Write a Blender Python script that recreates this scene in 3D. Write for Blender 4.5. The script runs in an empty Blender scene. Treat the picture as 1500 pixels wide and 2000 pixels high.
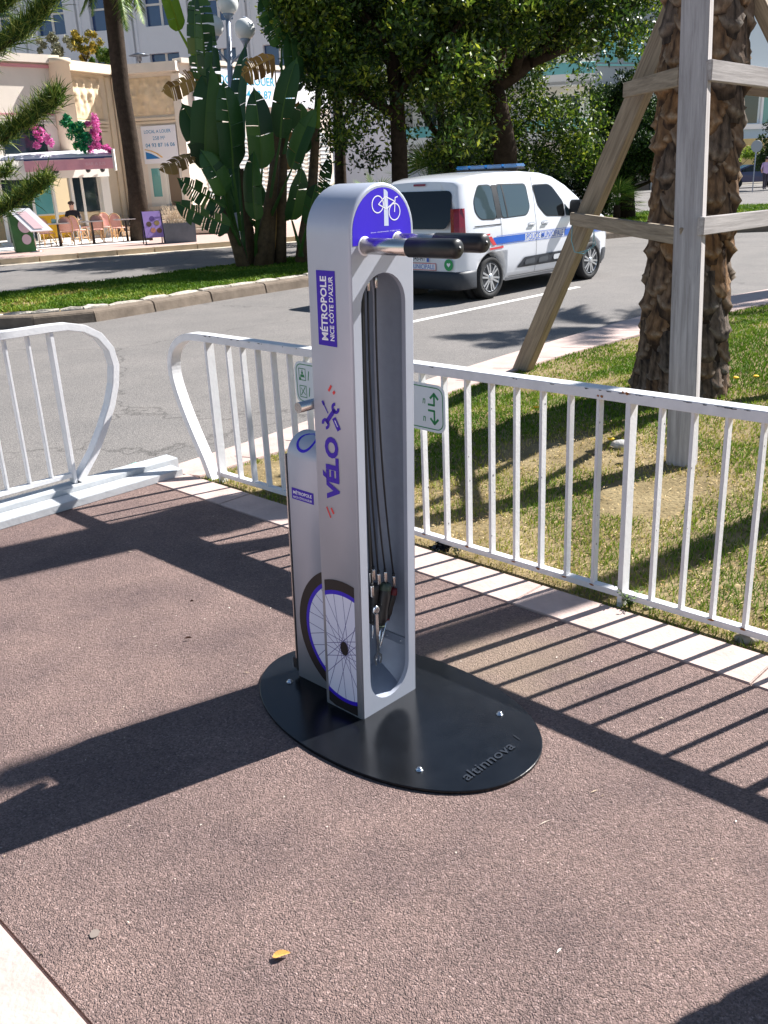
import bpy, bmesh, math, random
import numpy as np
from mathutils import Vector, Matrix
random.seed(7); rng = np.random.default_rng(7)
R = math.radians
scene = bpy.context.scene
COL = scene.collection

# ------------------------------------------------------------------ camera, sky, sun, exposure
FPX, PITCH, ROLL, CH = 1800.0, 0.349, -0.048, 1.70
_cp, _sp = math.cos(PITCH), math.sin(PITCH)
_fw = Vector((0, _cp, -_sp)); _r0 = Vector((1, 0, 0)); _u0 = _r0.cross(_fw)
_rt = math.cos(ROLL) * _r0 + math.sin(ROLL) * _u0
_up = math.cos(ROLL) * _u0 - math.sin(ROLL) * _r0
camd = bpy.data.cameras.new("camera"); cam = bpy.data.objects.new("camera", camd); COL.objects.link(cam)
camd.sensor_fit = 'VERTICAL'; camd.sensor_height = 36.0; camd.lens = FPX / 2000 * 36
camd.clip_start = 0.05; camd.clip_end = 2000
cam.matrix_world = Matrix(((_rt.x, _up.x, -_fw.x, 0), (_rt.y, _up.y, -_fw.y, 0), (_rt.z, _up.z, -_fw.z, CH), (0, 0, 0, 1)))
scene.camera = cam

SUN_AZ, SUN_EL = R(29.0), R(42.5)          # azimuth measured from +X towards +Y
sdir = Vector((math.cos(SUN_AZ) * math.cos(SUN_EL), math.sin(SUN_AZ) * math.cos(SUN_EL), math.sin(SUN_EL)))
w = bpy.data.worlds.new("World"); scene.world = w; w.use_nodes = True
nt = w.node_tree
sky = nt.nodes.new("ShaderNodeTexSky"); sky.sky_type = 'NISHITA'; sky.sun_disc = False
sky.dust_density = .3; sky.ozone_density = 2.6; sky.air_density = 1.15; sky.sun_elevation = SUN_EL; sky.sun_rotation = math.pi / 2 - SUN_AZ
bg = nt.nodes["Background"]; bg.inputs[1].default_value = 0.05
nt.links.new(sky.outputs[0], bg.inputs[0])
sd = bpy.data.lights.new("sun", 'SUN'); so = bpy.data.objects.new("sun", sd); COL.objects.link(so)
sd.energy = 5.0; sd.angle = R(0.53); sd.color = (1.0, 0.972, 0.935)
so.rotation_euler = sdir.to_track_quat('Z', 'Y').to_euler(); so.location = (20, 10, 30)
scene.view_settings.view_transform = 'Standard'; scene.view_settings.look = 'None'
scene.view_settings.exposure = 1.24; scene.view_settings.gamma = 1.0
scene.view_settings.use_curve_mapping = False
cy = scene.cycles; cy.max_bounces = 6; cy.diffuse_bounces = 3; cy.glossy_bounces = 3; cy.transmission_bounces = 4; cy.transparent_max_bounces = 4; cy.use_denoising = True

# ------------------------------------------------------------------ helpers
Q = math.sqrt(0.5)
def SN(s, n, z=0.0): return Vector(((s - n) * Q, (s + n) * Q, z))     # street frame: s along the road, n across it
def at(px, py, Y):                                                    # point seen at photo pixel (1500x2000), at depth Y metres
    d = (px - 750) / FPX * _rt - (py - 1000) / FPX * _up + _fw
    return Vector((0, 0, CH)) + d * (Y / d.y)
def lin(r, g, b):
    f = lambda c: c / 12.92 if c <= .04045 else ((c + .055) / 1.055) ** 2.4
    return (f(r / 255), f(g / 255), f(b / 255), 1)

MATS = {}
def M(name, col, rough=.6, metal=0.0, var=0.0, scale=20.0, bump=0.0, bscale=None, col2=None, spec=None, detail=6.0, coat=0, emit=None, trans=0):
    if name in MATS: return MATS[name]
    m = bpy.data.materials.new(name); m.use_nodes = True; t = m.node_tree; b = t.nodes["Principled BSDF"]
    b.inputs["Base Color"].default_value = col; b.inputs["Roughness"].default_value = rough; b.inputs["Metallic"].default_value = metal
    if spec is not None: b.inputs["Specular IOR Level"].default_value = spec
    if coat: b.inputs["Coat Weight"].default_value = coat; b.inputs["Coat Roughness"].default_value = .05
    if trans: b.inputs["Transmission Weight"].default_value = trans
    if var or col2 or bump:
        tc = t.nodes.new("ShaderNodeTexCoord")
        nz = t.nodes.new("ShaderNodeTexNoise"); nz.inputs["Scale"].default_value = scale; nz.inputs["Detail"].default_value = detail
        nz.inputs["Roughness"].default_value = .65
        t.links.new(tc.outputs["Object"], nz.inputs["Vector"])
        if var or col2:
            rp = t.nodes.new("ShaderNodeValToRGB"); rp.color_ramp.elements[0].position = .32; rp.color_ramp.elements[1].position = .68
            c2 = col2 or tuple(min(1, c * (1 + var)) for c in col[:3]) + (1,)
            c1 = col if col2 else tuple(c * (1 - var) for c in col[:3]) + (1,)
            rp.color_ramp.elements[0].color = c1; rp.color_ramp.elements[1].color = c2
            t.links.new(nz.outputs["Fac"], rp.inputs[0]); t.links.new(rp.outputs[0], b.inputs["Base Color"])
        if bump:
            n2 = t.nodes.new("ShaderNodeTexNoise"); n2.inputs["Scale"].default_value = bscale or scale * 2; n2.inputs["Detail"].default_value = 5
            t.links.new(tc.outputs["Object"], n2.inputs["Vector"])
            bp = t.nodes.new("ShaderNodeBump"); bp.inputs["Strength"].default_value = bump; bp.inputs["Distance"].default_value = .01
            t.links.new(n2.outputs["Fac"], bp.inputs["Height"]); t.links.new(bp.outputs[0], b.inputs["Normal"])
    MATS[name] = m; return m

def M_attr(name, ramp, rough=.6, patch=None, transl=0.0, spec=.3):
    """colour from a per-vertex random value 'rnd' (leaf to leaf variation), with optional patch colours by noise"""
    m = bpy.data.materials.new(name); m.use_nodes = True; t = m.node_tree; b = t.nodes["Principled BSDF"]
    at_ = t.nodes.new("ShaderNodeAttribute"); at_.attribute_name = "rnd"
    rp = t.nodes.new("ShaderNodeValToRGB"); cr = rp.color_ramp
    while len(cr.elements) < len(ramp): cr.elements.new(.5)
    for e, (p, c) in zip(cr.elements, ramp): e.position = p; e.color = c
    t.links.new(at_.outputs["Fac"], rp.inputs[0]); out = rp.outputs[0]
    if patch:
        tc = t.nodes.new("ShaderNodeTexCoord"); nz = t.nodes.new("ShaderNodeTexNoise"); nz.inputs["Scale"].default_value = patch[0]; nz.inputs["Detail"].default_value = 5
        t.links.new(tc.outputs["Object"], nz.inputs["Vector"])
        r2 = t.nodes.new("ShaderNodeValToRGB"); r2.color_ramp.elements[0].position = patch[1]; r2.color_ramp.elements[1].position = patch[2]
        t.links.new(nz.outputs["Fac"], r2.inputs[0])
        rp2 = t.nodes.new("ShaderNodeValToRGB"); rp2.color_ramp.elements[0].color = patch[3]; rp2.color_ramp.elements[1].color = patch[4]
        t.links.new(at_.outputs["Fac"], rp2.inputs[0])
        mx = t.nodes.new("ShaderNodeMix"); mx.data_type = 'RGBA'
        t.links.new(r2.outputs[0], mx.inputs[0]); t.links.new(out, mx.inputs[6]); t.links.new(rp2.outputs[0], mx.inputs[7]); out = mx.outputs[2]
    t.links.new(out, b.inputs["Base Color"]); b.inputs["Roughness"].default_value = rough; b.inputs["Specular IOR Level"].default_value = spec
    if transl:
        tr = t.nodes.new("ShaderNodeBsdfTranslucent"); t.links.new(out, tr.inputs[0])
        ms = t.nodes.new("ShaderNodeMixShader"); ms.inputs[0].default_value = transl
        t.links.new(b.outputs[0], ms.inputs[1]); t.links.new(tr.outputs[0], ms.inputs[2])
        t.links.new(ms.outputs[0], t.nodes["Material Output"].inputs[0])
    MATS[name] = m; return m

def tag(o, label=None, cat=None, group=None, kind=None):
    if label: o["label"] = label
    if cat: o["category"] = cat
    if group: o["group"] = group
    if kind: o["kind"] = kind
    return o
def empty(name, loc, rz=0.0):
    o = bpy.data.objects.new(name, None); COL.objects.link(o); o.location = loc; o.rotation_euler = (0, 0, rz); o.empty_display_size = .1
    return o
def wloc(o):
    p = Vector((0, 0, 0))
    while o is not None: p = p + o.location; o = o.parent
    return p

class B:
    """collects shapes into one mesh"""
    def __init__(s): s.v = []; s.f = []; s.sm = []
    def add(s, vs, fs, smooth=False):
        k = len(s.v); s.v += [tuple(v) for v in vs]
        for f in fs: s.f.append([i + k for i in f]); s.sm.append(smooth)
        return s
    def box(s, c, sx, sy, sz, ax=None):
        """centre c, full sizes, axes ax = (ux, uy, uz)"""
        c = Vector(c); X, Y, Z = ax or (Vector((1, 0, 0)), Vector((0, 1, 0)), Vector((0, 0, 1)))
        vs = [c + X * (i * sx / 2) + Y * (j * sy / 2) + Z * (k * sz / 2) for k in (-1, 1) for j in (-1, 1) for i in (-1, 1)]
        return s.add(vs, [(0, 2, 3, 1), (4, 5, 7, 6), (0, 1, 5, 4), (2, 6, 7, 3), (0, 4, 6, 2), (1, 3, 7, 5)])
    def bar(s, p, q, wd, th, side=None):
        """straight bar from p to q, width wd along side, thickness th"""
        p, q = Vector(p), Vector(q); Z = (q - p); L = Z.length; Z.normalize()
        sd_ = Vector(side) if side is not None else (Vector((0, 0, 1)) if abs(Z.z) < .9 else Vector((1, 0, 0)))
        X = (sd_ - Z * sd_.dot(Z)).normalized(); Y = Z.cross(X)
        return s.box((p + q) / 2, wd, th, L, (X, Y, Z))
    def ribbon(s, pts, side, wd, th):
        """flat bar that follows pts, its width along 'side' (constant), its thickness in the curve's plane"""
        side = Vector(side).normalized(); pts = [Vector(p) for p in pts]; rings = []
        for i, p in enumerate(pts):
            t = (pts[min(i + 1, len(pts) - 1)] - pts[max(i - 1, 0)]).normalized(); nrm = t.cross(side).normalized()
            rings.append([p + side * (a * wd / 2) + nrm * (b * th / 2) for a, b in ((-1, -1), (1, -1), (1, 1), (-1, 1))])
        return s.loft(rings, True, True)
    def loft(s, rings, closed=True, cap=True, smooth=False):
        n = len(rings[0]); vs = [v for r in rings for v in r]; fs = []
        for i in range(len(rings) - 1):
            for j in range(n if closed else n - 1):
                a = i * n + j; b = i * n + (j + 1) % n; fs.append((a, b, b + n, a + n))
        s.add(vs, fs, smooth)
        if cap and closed:
            k = len(s.v) - len(vs)
            s.f.append([k + j for j in reversed(range(n))]); s.sm.append(False)
            s.f.append([k + (len(rings) - 1) * n + j for j in range(n)]); s.sm.append(False)
        return s
    def tube(s, pts, r, n=10, cap=True):
        pts = [Vector(p) for p in pts]; rs = r if isinstance(r, (list, tuple)) else [r] * len(pts); rings = []; X = None
        for i, p in enumerate(pts):
            t = (pts[min(i + 1, len(pts) - 1)] - pts[max(i - 1, 0)]).normalized()
            if X is None: X = t.orthogonal().normalized()
            X = (X - t * X.dot(t)).normalized(); Y = t.cross(X)
            rings.append([p + (X * math.cos(2 * math.pi * k / n) + Y * math.sin(2 * math.pi * k / n)) * rs[i] for k in range(n)])
        return s.loft(rings, True, cap, True)
    def lathe(s, c, prof, n=16, axis=(0, 0, 1)):
        """prof: (radius, height) along axis from c"""
        c = Vector(c); Z = Vector(axis).normalized(); X = Z.orthogonal().normalized(); Y = Z.cross(X)
        rings = [[c + Z * h + (X * math.cos(2 * math.pi * k / n) + Y * math.sin(2 * math.pi * k / n)) * max(r, 1e-4) for k in range(n)] for r, h in prof]
        return s.loft(rings, True, True, True)
    def prism(s, poly, d):
        """poly: ring of 3D points, d: extrusion vector"""
        d = Vector(d); a = [Vector(p) for p in poly]; return s.loft([a, [p + d for p in a]], True, True)
    def poly(s, pts): return s.add(pts, [list(range(len(pts)))])
    def build(s, name, mat, parent=None, local=False, origin=None, bevel=0, smooth=None):
        me = bpy.data.meshes.new(name)
        off = Vector((0, 0, 0)) if local else (wloc(parent) if parent else Vector(origin or (0, 0, 0)))
        me.from_pydata([(v[0] - off.x, v[1] - off.y, v[2] - off.z) for v in s.v], [], s.f)
        sm = s.sm if smooth is None else [smooth] * len(s.f)
        me.polygons.foreach_set("use_smooth", sm); me.materials.append(mat); me.update()
        bm = bmesh.new(); bm.from_mesh(me); bmesh.ops.recalc_face_normals(bm, faces=bm.faces)
        if bevel:
            es = [e for e in bm.edges if len(e.link_faces) == 2 and e.calc_face_angle(0) > .6]
            bmesh.ops.bevel(bm, geom=es, offset=bevel, segments=2, affect='EDGES', clamp_overlap=True)
        bm.to_mesh(me); bm.free()
        o = bpy.data.objects.new(name, me); COL.objects.link(o)
        if parent: o.parent = parent
        elif origin: o.location = origin
        return o

def fast_mesh(name, V, F, mat, rnd=None, parent=None, origin=(0, 0, 0), smooth=False):
    """numpy mesh: V (N,3), F (M,k)"""
    me = bpy.data.meshes.new(name); V = np.asarray(V, np.float32) - np.asarray(wloc(parent) if parent else origin, np.float32)
    F = np.asarray(F, np.int32); k = F.shape[1]
    me.vertices.add(len(V)); me.vertices.foreach_set("co", V.ravel())
    me.loops.add(F.size); me.loops.foreach_set("vertex_index", F.ravel())
    me.polygons.add(len(F)); me.polygons.foreach_set("loop_start", np.arange(0, F.size, k, dtype=np.int32))
    if smooth: me.polygons.foreach_set("use_smooth", np.ones(len(F), bool))
    if rnd is not None:
        a = me.attributes.new("rnd", 'FLOAT', 'POINT'); a.data.foreach_set("value", np.asarray(rnd, np.float32))
    me.materials.append(mat); me.update(calc_edges=True); me.validate()
    o = bpy.data.objects.new(name, me); COL.objects.link(o)
    if parent: o.parent = parent
    else: o.location = origin
    return o

def text_verts(body, bold=0.0, shear=0.0):
    cu = bpy.data.curves.new("t", 'FONT'); cu.body = body; cu.offset = bold; cu.shear = shear; cu.resolution_u = 3
    cu.align_x = 'LEFT'; ob = bpy.data.objects.new("t", cu); COL.objects.link(ob)
    dg = bpy.context.evaluated_depsgraph_get(); me = bpy.data.meshes.new_from_object(ob.evaluated_get(dg))
    vs = [v.co.copy() for v in me.vertices]; fs = [list(p.vertices) for p in me.polygons]
    bpy.data.objects.remove(ob); bpy.data.curves.remove(cu); bpy.data.meshes.remove(me)
    return vs, fs
def text_fit(b, body, x0, x1, y0, y1, fn, bold=0.0, shear=0.0):
    """add text to builder b filling the rectangle; fn maps (x, y) to a 3D point"""
    vs, fs = text_verts(body, bold, shear)
    ax = min(v.x for v in vs); bx = max(v.x for v in vs); ay = min(v.y for v in vs); by = max(v.y for v in vs)
    b.add([fn(x0 + (v.x - ax) / (bx - ax) * (x1 - x0), y0 + (v.y - ay) / (by - ay) * (y1 - y0)) for v in vs], fs)
    return b
def clip_poly(poly, x0, x1, y0, y1):
    def cl(p, ins, inter):
        o = []
        for i in range(len(p)):
            a, b_ = p[i - 1], p[i]; ia, ib = ins(a), ins(b_)
            if ia != ib: o.append(inter(a, b_))
            if ib: o.append(b_)
        return o
    ix = lambda X: (lambda a, b_: (X, a[1] + (b_[1] - a[1]) * (X - a[0]) / (b_[0] - a[0])))
    iy = lambda Y: (lambda a, b_: (a[0] + (b_[0] - a[0]) * (Y - a[1]) / (b_[1] - a[1]), Y))
    for ins, it in ((lambda p: p[0] >= x0, ix(x0)), (lambda p: p[0] <= x1, ix(x1)), (lambda p: p[1] >= y0, iy(y0)), (lambda p: p[1] <= y1, iy(y1))):
        if poly: poly = cl(poly, ins, it)
    return poly
def copy_tree(o, parent=None):
    c = o.copy(); COL.objects.link(c); c.parent = parent
    for ch in list(o.children): copy_tree(ch, c)
    return c

# ------------------------------------------------------------------ materials
def ground_aggregate():
    m = bpy.data.materials.new("red_brown_aggregate"); m.use_nodes = True; t = m.node_tree; b = t.nodes["Principled BSDF"]
    tc = t.nodes.new("ShaderNodeTexCoord")
    wrp = t.nodes.new("ShaderNodeTexNoise"); wrp.inputs["Scale"].default_value = 90
    t.links.new(tc.outputs["Object"], wrp.inputs["Vector"])
    mxv = t.nodes.new("ShaderNodeMix"); mxv.data_type = 'RGBA'; mxv.blend_type = 'LINEAR_LIGHT'; mxv.inputs[0].default_value = .006
    t.links.new(tc.outputs["Object"], mxv.inputs[6]); t.links.new(wrp.outputs["Color"], mxv.inputs[7])
    vo = t.nodes.new("ShaderNodeTexVoronoi"); vo.inputs["Scale"].default_value = 215; vo.inputs["Randomness"].default_value = 1
    t.links.new(mxv.outputs[2], vo.inputs["Vector"])
    rp = t.nodes.new("ShaderNodeValToRGB"); cr = rp.color_ramp
    cr.elements[0].color = lin(100, 87, 83); cr.elements[1].color = lin(164, 144, 139)
    e = cr.elements.new(.45); e.color = lin(128, 109, 104)
    e = cr.elements.new(.93); e.color = lin(142, 122, 117)
    sep = t.nodes.new("ShaderNodeSeparateColor"); t.links.new(vo.outputs["Color"], sep.inputs[0]); t.links.new(sep.outputs[0], rp.inputs[0])
    n1 = t.nodes.new("ShaderNodeTexNoise"); n1.inputs["Scale"].default_value = 2.2; n1.inputs["Detail"].default_value = 7; n1.inputs["Roughness"].default_value = .62
    t.links.new(tc.outputs["Object"], n1.inputs["Vector"])
    r1 = t.nodes.new("ShaderNodeValToRGB"); r1.color_ramp.elements[0].position = .3; r1.color_ramp.elements[1].position = .72
    r1.color_ramp.elements[0].color = (.70, .68, .70, 1); r1.color_ramp.elements[1].color = (1.20, 1.15, 1.10, 1)
    t.links.new(n1.outputs["Fac"], r1.inputs[0])
    mu = t.nodes.new("ShaderNodeMix"); mu.data_type = 'RGBA'; mu.blend_type = 'MULTIPLY'; mu.inputs[0].default_value = 1
    t.links.new(rp.outputs[0], mu.inputs[6]); t.links.new(r1.outputs[0], mu.inputs[7])
    # pale sandy stain beside the plate (spilt mortar)
    sx = t.nodes.new("ShaderNodeVectorMath"); sx.operation = 'DISTANCE'; sx.inputs[1].default_value = (.42, 3.02, 0)
    t.links.new(tc.outputs["Object"], sx.inputs[0])
    n3 = t.nodes.new("ShaderNodeTexNoise"); n3.inputs["Scale"].default_value = 6; n3.inputs["Detail"].default_value = 6; t.links.new(tc.outputs["Object"], n3.inputs["Vector"])
    ad = t.nodes.new("ShaderNodeMath"); ad.operation = 'MULTIPLY_ADD'; ad.inputs[1].default_value = .55; t.links.new(n3.outputs["Fac"], ad.inputs[0]); t.links.new(sx.outputs["Value"], ad.inputs[2])
    mr = t.nodes.new("ShaderNodeMapRange"); mr.inputs[1].default_value = .40; mr.inputs[2].default_value = .66; mr.inputs[3].default_value = .55; mr.inputs[4].default_value = 0
    t.links.new(ad.outputs[0], mr.inputs[0])
    ms = t.nodes.new("ShaderNodeMix"); ms.data_type = 'RGBA'; ms.inputs[7].default_value = lin(150, 132, 112)
    t.links.new(mr.outputs[0], ms.inputs[0]); t.links.new(mu.outputs[2], ms.inputs[6]); t.links.new(ms.outputs[2], b.inputs["Base Color"])
    b.inputs["Roughness"].default_value = .85; b.inputs["Specular IOR Level"].default_value = .25
    inv = t.nodes.new("ShaderNodeMath"); inv.operation = 'SUBTRACT'; inv.inputs[0].default_value = 1; t.links.new(vo.outputs["Distance"], inv.inputs[1])
    bp = t.nodes.new("ShaderNodeBump"); bp.inputs["Strength"].default_value = 1.0; bp.inputs["Distance"].default_value = .0048
    n4 = t.nodes.new("ShaderNodeTexNoise"); n4.inputs["Scale"].default_value = 60; n4.inputs["Detail"].default_value = 4; t.links.new(tc.outputs["Object"], n4.inputs["Vector"])
    a2 = t.nodes.new("ShaderNodeMath"); a2.operation = 'MULTIPLY_ADD'; a2.inputs[1].default_value = 1.3; t.links.new(n4.outputs["Fac"], a2.inputs[0]); t.links.new(inv.outputs[0], a2.inputs[2])
    t.links.new(a2.outputs[0], bp.inputs["Height"]); t.links.new(bp.outputs[0], b.inputs["Normal"])
    return m
MAGG = ground_aggregate()
def road_mat():
    m = M("road_asphalt", lin(118, 115, 113), .9, 0, col2=lin(130, 126, 123), scale=1.1, bump=.7, bscale=110, spec=.2)
    t = m.node_tree; b = t.nodes["Principled BSDF"]; tc = t.nodes.new("ShaderNodeTexCoord")
    sp = t.nodes.new("ShaderNodeTexNoise"); sp.inputs["Scale"].default_value = 95; sp.inputs["Detail"].default_value = 3; t.links.new(tc.outputs["Object"], sp.inputs["Vector"])
    r = t.nodes.new("ShaderNodeValToRGB"); r.color_ramp.elements[0].position = .35; r.color_ramp.elements[1].position = .66
    r.color_ramp.elements[0].color = (.62, .62, .62, 1); r.color_ramp.elements[1].color = (1.22, 1.2, 1.18, 1); t.links.new(sp.outputs["Fac"], r.inputs[0])
    src = b.inputs["Base Color"].links[0].from_socket
    mx = t.nodes.new("ShaderNodeMix"); mx.data_type = 'RGBA'; mx.blend_type = 'MULTIPLY'; mx.inputs[0].default_value = 1
    t.links.new(src, mx.inputs[6]); t.links.new(r.outputs[0], mx.inputs[7])
    wv = t.nodes.new("ShaderNodeTexVoronoi"); wv.feature = 'DISTANCE_TO_EDGE'; wv.inputs["Scale"].default_value = .22
    nn = t.nodes.new("ShaderNodeTexNoise"); nn.inputs["Scale"].default_value = 3; nn.inputs["Detail"].default_value = 6; t.links.new(tc.outputs["Object"], nn.inputs["Vector"])
    m2 = t.nodes.new("ShaderNodeMix"); m2.data_type = 'RGBA'; m2.blend_type = 'LINEAR_LIGHT'; m2.inputs[0].default_value = .22
    t.links.new(tc.outputs["Object"], m2.inputs[6]); t.links.new(nn.outputs["Color"], m2.inputs[7]); t.links.new(m2.outputs[2], wv.inputs["Vector"])
    cr = t.nodes.new("ShaderNodeMapRange"); cr.inputs[1].default_value = .0; cr.inputs[2].default_value = .0035; cr.inputs[3].default_value = .6; cr.inputs[4].default_value = 1; t.links.new(wv.outputs["Distance"], cr.inputs[0])
    m3 = t.nodes.new("ShaderNodeMix"); m3.data_type = 'RGBA'; m3.blend_type = 'MULTIPLY'; m3.inputs[0].default_value = 1
    t.links.new(mx.outputs[2], m3.inputs[6]); t.links.new(cr.outputs[0], m3.inputs[7]); t.links.new(m3.outputs[2], b.inputs["Base Color"])
    return m
MROAD = road_mat()
MBEIGE = M("beige_paving", lin(186, 165, 157), .85, var=.12, scale=7, bump=.35, bscale=60, spec=.25)
MKERB = M("kerb_stone", lin(118, 106, 94), .9, var=.25, scale=5, bump=.5, bscale=40, spec=.2)
MROUGH = M("rough_white_stone", lin(176, 168, 156), .9, var=.3, scale=16, bump=1.0, bscale=35, spec=.2)
MSOIL = M("lawn_soil", lin(108, 94, 66), .95, col2=lin(150, 134, 102), scale=3.5, bump=.9, bscale=50, spec=.1)
MWHITE = M("white_fence_paint", lin(224, 223, 224), .38, var=.06, scale=14, bump=.12, bscale=70, spec=.45)
MRUST = M("rust_patch", lin(150, 96, 52), .9, var=.3, scale=60)
MGALV = M("white_painted_steel_beam", lin(186, 189, 192), .5, var=.08, scale=9, bump=.15, bscale=50)
MALU = M("silver_grey_powder_coat", lin(178, 183, 196), .38, .25, var=.035, scale=5, bump=.03, bscale=500)
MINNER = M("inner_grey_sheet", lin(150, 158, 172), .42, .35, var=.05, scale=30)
MBLACKP = M("black_powder_plate", (.006, .007, .009, 1), .20, 0, var=.3, scale=12, bump=.03, bscale=300, spec=.35)
MPURPLE = M("violet_print", lin(58, 34, 196), .45, spec=.3)
MPURPD = M("violet_sticker", lin(62, 30, 170), .45, spec=.3)
MPRINTW = M("white_print", lin(238, 238, 244), .5)
MPALEV = M("pale_wheel_print", lin(226, 228, 246), .5)
MTYRE = M("dark_brown_print", lin(26, 18, 20), .55)
MRED = M("red_print", lin(226, 62, 62), .5)
MSTEEL = M("brushed_stainless", lin(205, 200, 196), .24, 1.0, bump=.04, bscale=600)
MRUBBER = M("black_rubber", (.010, .010, .011, 1), .42, spec=.5)
MCABLE = M("black_cable", (.012, .012, .013, 1), .5)
MCHROME = M("chrome_vanadium", lin(215, 218, 222), .16, 1.0)
MDKPL = M("dark_plastic", (.02, .02, .022, 1), .45)
MGREEN = M("sign_green", lin(10, 128, 72), .5)
MSIGN = M("sign_white", lin(214, 222, 226), .35)
MWOODG = M("weathered_grey_timber", lin(166, 150, 134), .85, var=.16, scale=5, bump=.35, bscale=30, spec=.2)
def wood(name, c1, c2):
    m = bpy.data.materials.new(name); m.use_nodes = True; t = m.node_tree; b = t.nodes["Principled BSDF"]
    tc = t.nodes.new("ShaderNodeTexCoord"); mp = t.nodes.new("ShaderNodeMapping"); mp.inputs["Scale"].default_value = (45, 45, 2.2)
    t.links.new(tc.outputs["Object"], mp.inputs[0]); nz = t.nodes.new("ShaderNodeTexNoise"); nz.inputs["Scale"].default_value = 1.0; nz.inputs["Detail"].default_value = 8; nz.inputs["Roughness"].default_value = .7; nz.inputs["Distortion"].default_value = .4
    t.links.new(mp.outputs[0], nz.inputs["Vector"]); rp = t.nodes.new("ShaderNodeValToRGB"); rp.color_ramp.elements[0].position = .3; rp.color_ramp.elements[1].position = .66
    rp.color_ramp.elements[0].color = c1; rp.color_ramp.elements[1].color = c2; t.links.new(nz.outputs["Fac"], rp.inputs[0])
    vo = t.nodes.new("ShaderNodeTexVoronoi"); vo.inputs["Scale"].default_value = 3.1; t.links.new(tc.outputs["Object"], vo.inputs["Vector"])
    kn = t.nodes.new("ShaderNodeMapRange"); kn.inputs[1].default_value = .03; kn.inputs[2].default_value = .075; kn.inputs[3].default_value = .35; kn.inputs[4].default_value = 1; t.links.new(vo.outputs["Distance"], kn.inputs[0])
    mx = t.nodes.new("ShaderNodeMix"); mx.data_type = 'RGBA'; mx.blend_type = 'MULTIPLY'; mx.inputs[0].default_value = 1; t.links.new(rp.outputs[0], mx.inputs[6]); t.links.new(kn.outputs[0], mx.inputs[7])
    t.links.new(mx.outputs[2], b.inputs["Base Color"]); b.inputs["Roughness"].default_value = .85; b.inputs["Specular IOR Level"].default_value = .2
    bp = t.nodes.new("ShaderNodeBump"); bp.inputs["Strength"].default_value = .5; bp.inputs["Distance"].default_value = .004; t.links.new(nz.outputs["Fac"], bp.inputs["Height"]); t.links.new(bp.outputs[0], b.inputs["Normal"])
    return m
MWOOD = wood("weathered_pine_post", lin(140, 134, 132), lin(190, 184, 182))
MWOODB = wood("weathered_brown_brace", lin(112, 100, 86), lin(166, 152, 134))

# ------------------------------------------------------------------ setting: ground, road, kerbs, promenade
def sheet(name, snpts, z, mat, thick=0, kind='structure'):
    b = B(); top = [SN(s, n, z) for s, n in snpts]
    if thick: b.prism(top, (0, 0, -thick))
    else: b.poly(top)
    return tag(b.build(name, mat), kind=kind)
sheet("ground", [(-300, -300), (300, -300), (300, 300), (-300, 300)], -.18, M("far_ground", lin(120, 114, 106), .95, var=.15, scale=.3))
road = sheet("road", [(-40, 4.6), (70, 4.6), (70, 60), (-40, 60)], -.14, MROAD)
sheet("side_street", [(15, 4.55), (15, -40), (90, -40), (90, 4.55)], -.136, MROAD)
prom = sheet("promenade", [(.585, 4.80), (2.815, 4.80), (2.815, -12), (.585, -12)], 0, MAGG, .17)
pav = sheet("promenade_bed", [(-12, 4.79), (3.05, 4.79), (3.05, -12), (-12, -12)], -.012, MBEIGE, .15)
# slabs of the border along the lawn, and of the pale border at the camera's left
def slabs(parent, s0, s1, n0, n1, L, z, mat, name="paving_slab", jit=.0015):
    n = n0
    while n < n1 - .05:
        e = min(n + L, n1); b = B(); zz = z + random.uniform(-jit, jit)
        b.prism([SN(s0 + .002, n + .0025, zz), SN(s1 - .002, n + .0025, zz), SN(s1 - .002, e - .0025, zz), SN(s0 + .002, e - .0025, zz)], (0, 0, -.03))
        b.build(name, mat, parent, bevel=.003); n = e
slabs(pav, 2.822, 3.05, -3.0, 4.78, 1.02, .004, MBEIGE)
slabs(pav, -.45, .578, -1.0, 4.78, 1.02, .004, MBEIGE)

# lawn between fence and road
LAWN = [(3.055, 4.66), (3.055, -9), (15, -9), (15, 3.2), (13.4, 4.3), (11.5, 4.78), (7.6, 4.98), (5.4, 4.86), (3.9, 4.68)]
def lz(s, n):                                  # the lawn swells up towards the palm
    a = np.clip((np.asarray(s, float) - 3.06) / 2.6, 0, 1); b_ = np.clip((4.75 - np.asarray(n, float)) / 1.5, 0, 1); c = np.clip((15 - np.asarray(s, float)) / 3.5, 0, 1)
    f = lambda t: t * t * (3 - 2 * t)
    return -.012 + .17 * f(a) * f(b_) * f(c)
lb_ = B()
def kn(s_):                                    # far edge of the lawn
    e = [(3.055, 4.67), (3.9, 4.69), (5.4, 4.87), (7.6, 4.99), (11.5, 4.80), (13.4, 4.3), (15, 3.2)]
    return float(np.interp(s_, [p[0] for p in e], [p[1] for p in e]))
ss_ = [3.055 + 11.945 * i / 60 for i in range(61)]
rows_ = [[SN(s_, n_, float(lz(s_, n_))) for n_ in [kn(s_) - (kn(s_) + 9) * (j / 44) ** 1.5 for j in range(45)]] for s_ in ss_]
lb_.loft(rows_, False, False, True)
lawn = tag(lb_.build("lawn", MSOIL), kind='structure')
tag(B().prism([SN(s_, n_, -.03) for s_, n_ in LAWN], (0, 0, -.13)).build("lawn_bed", MSOIL), kind='structure')
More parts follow.
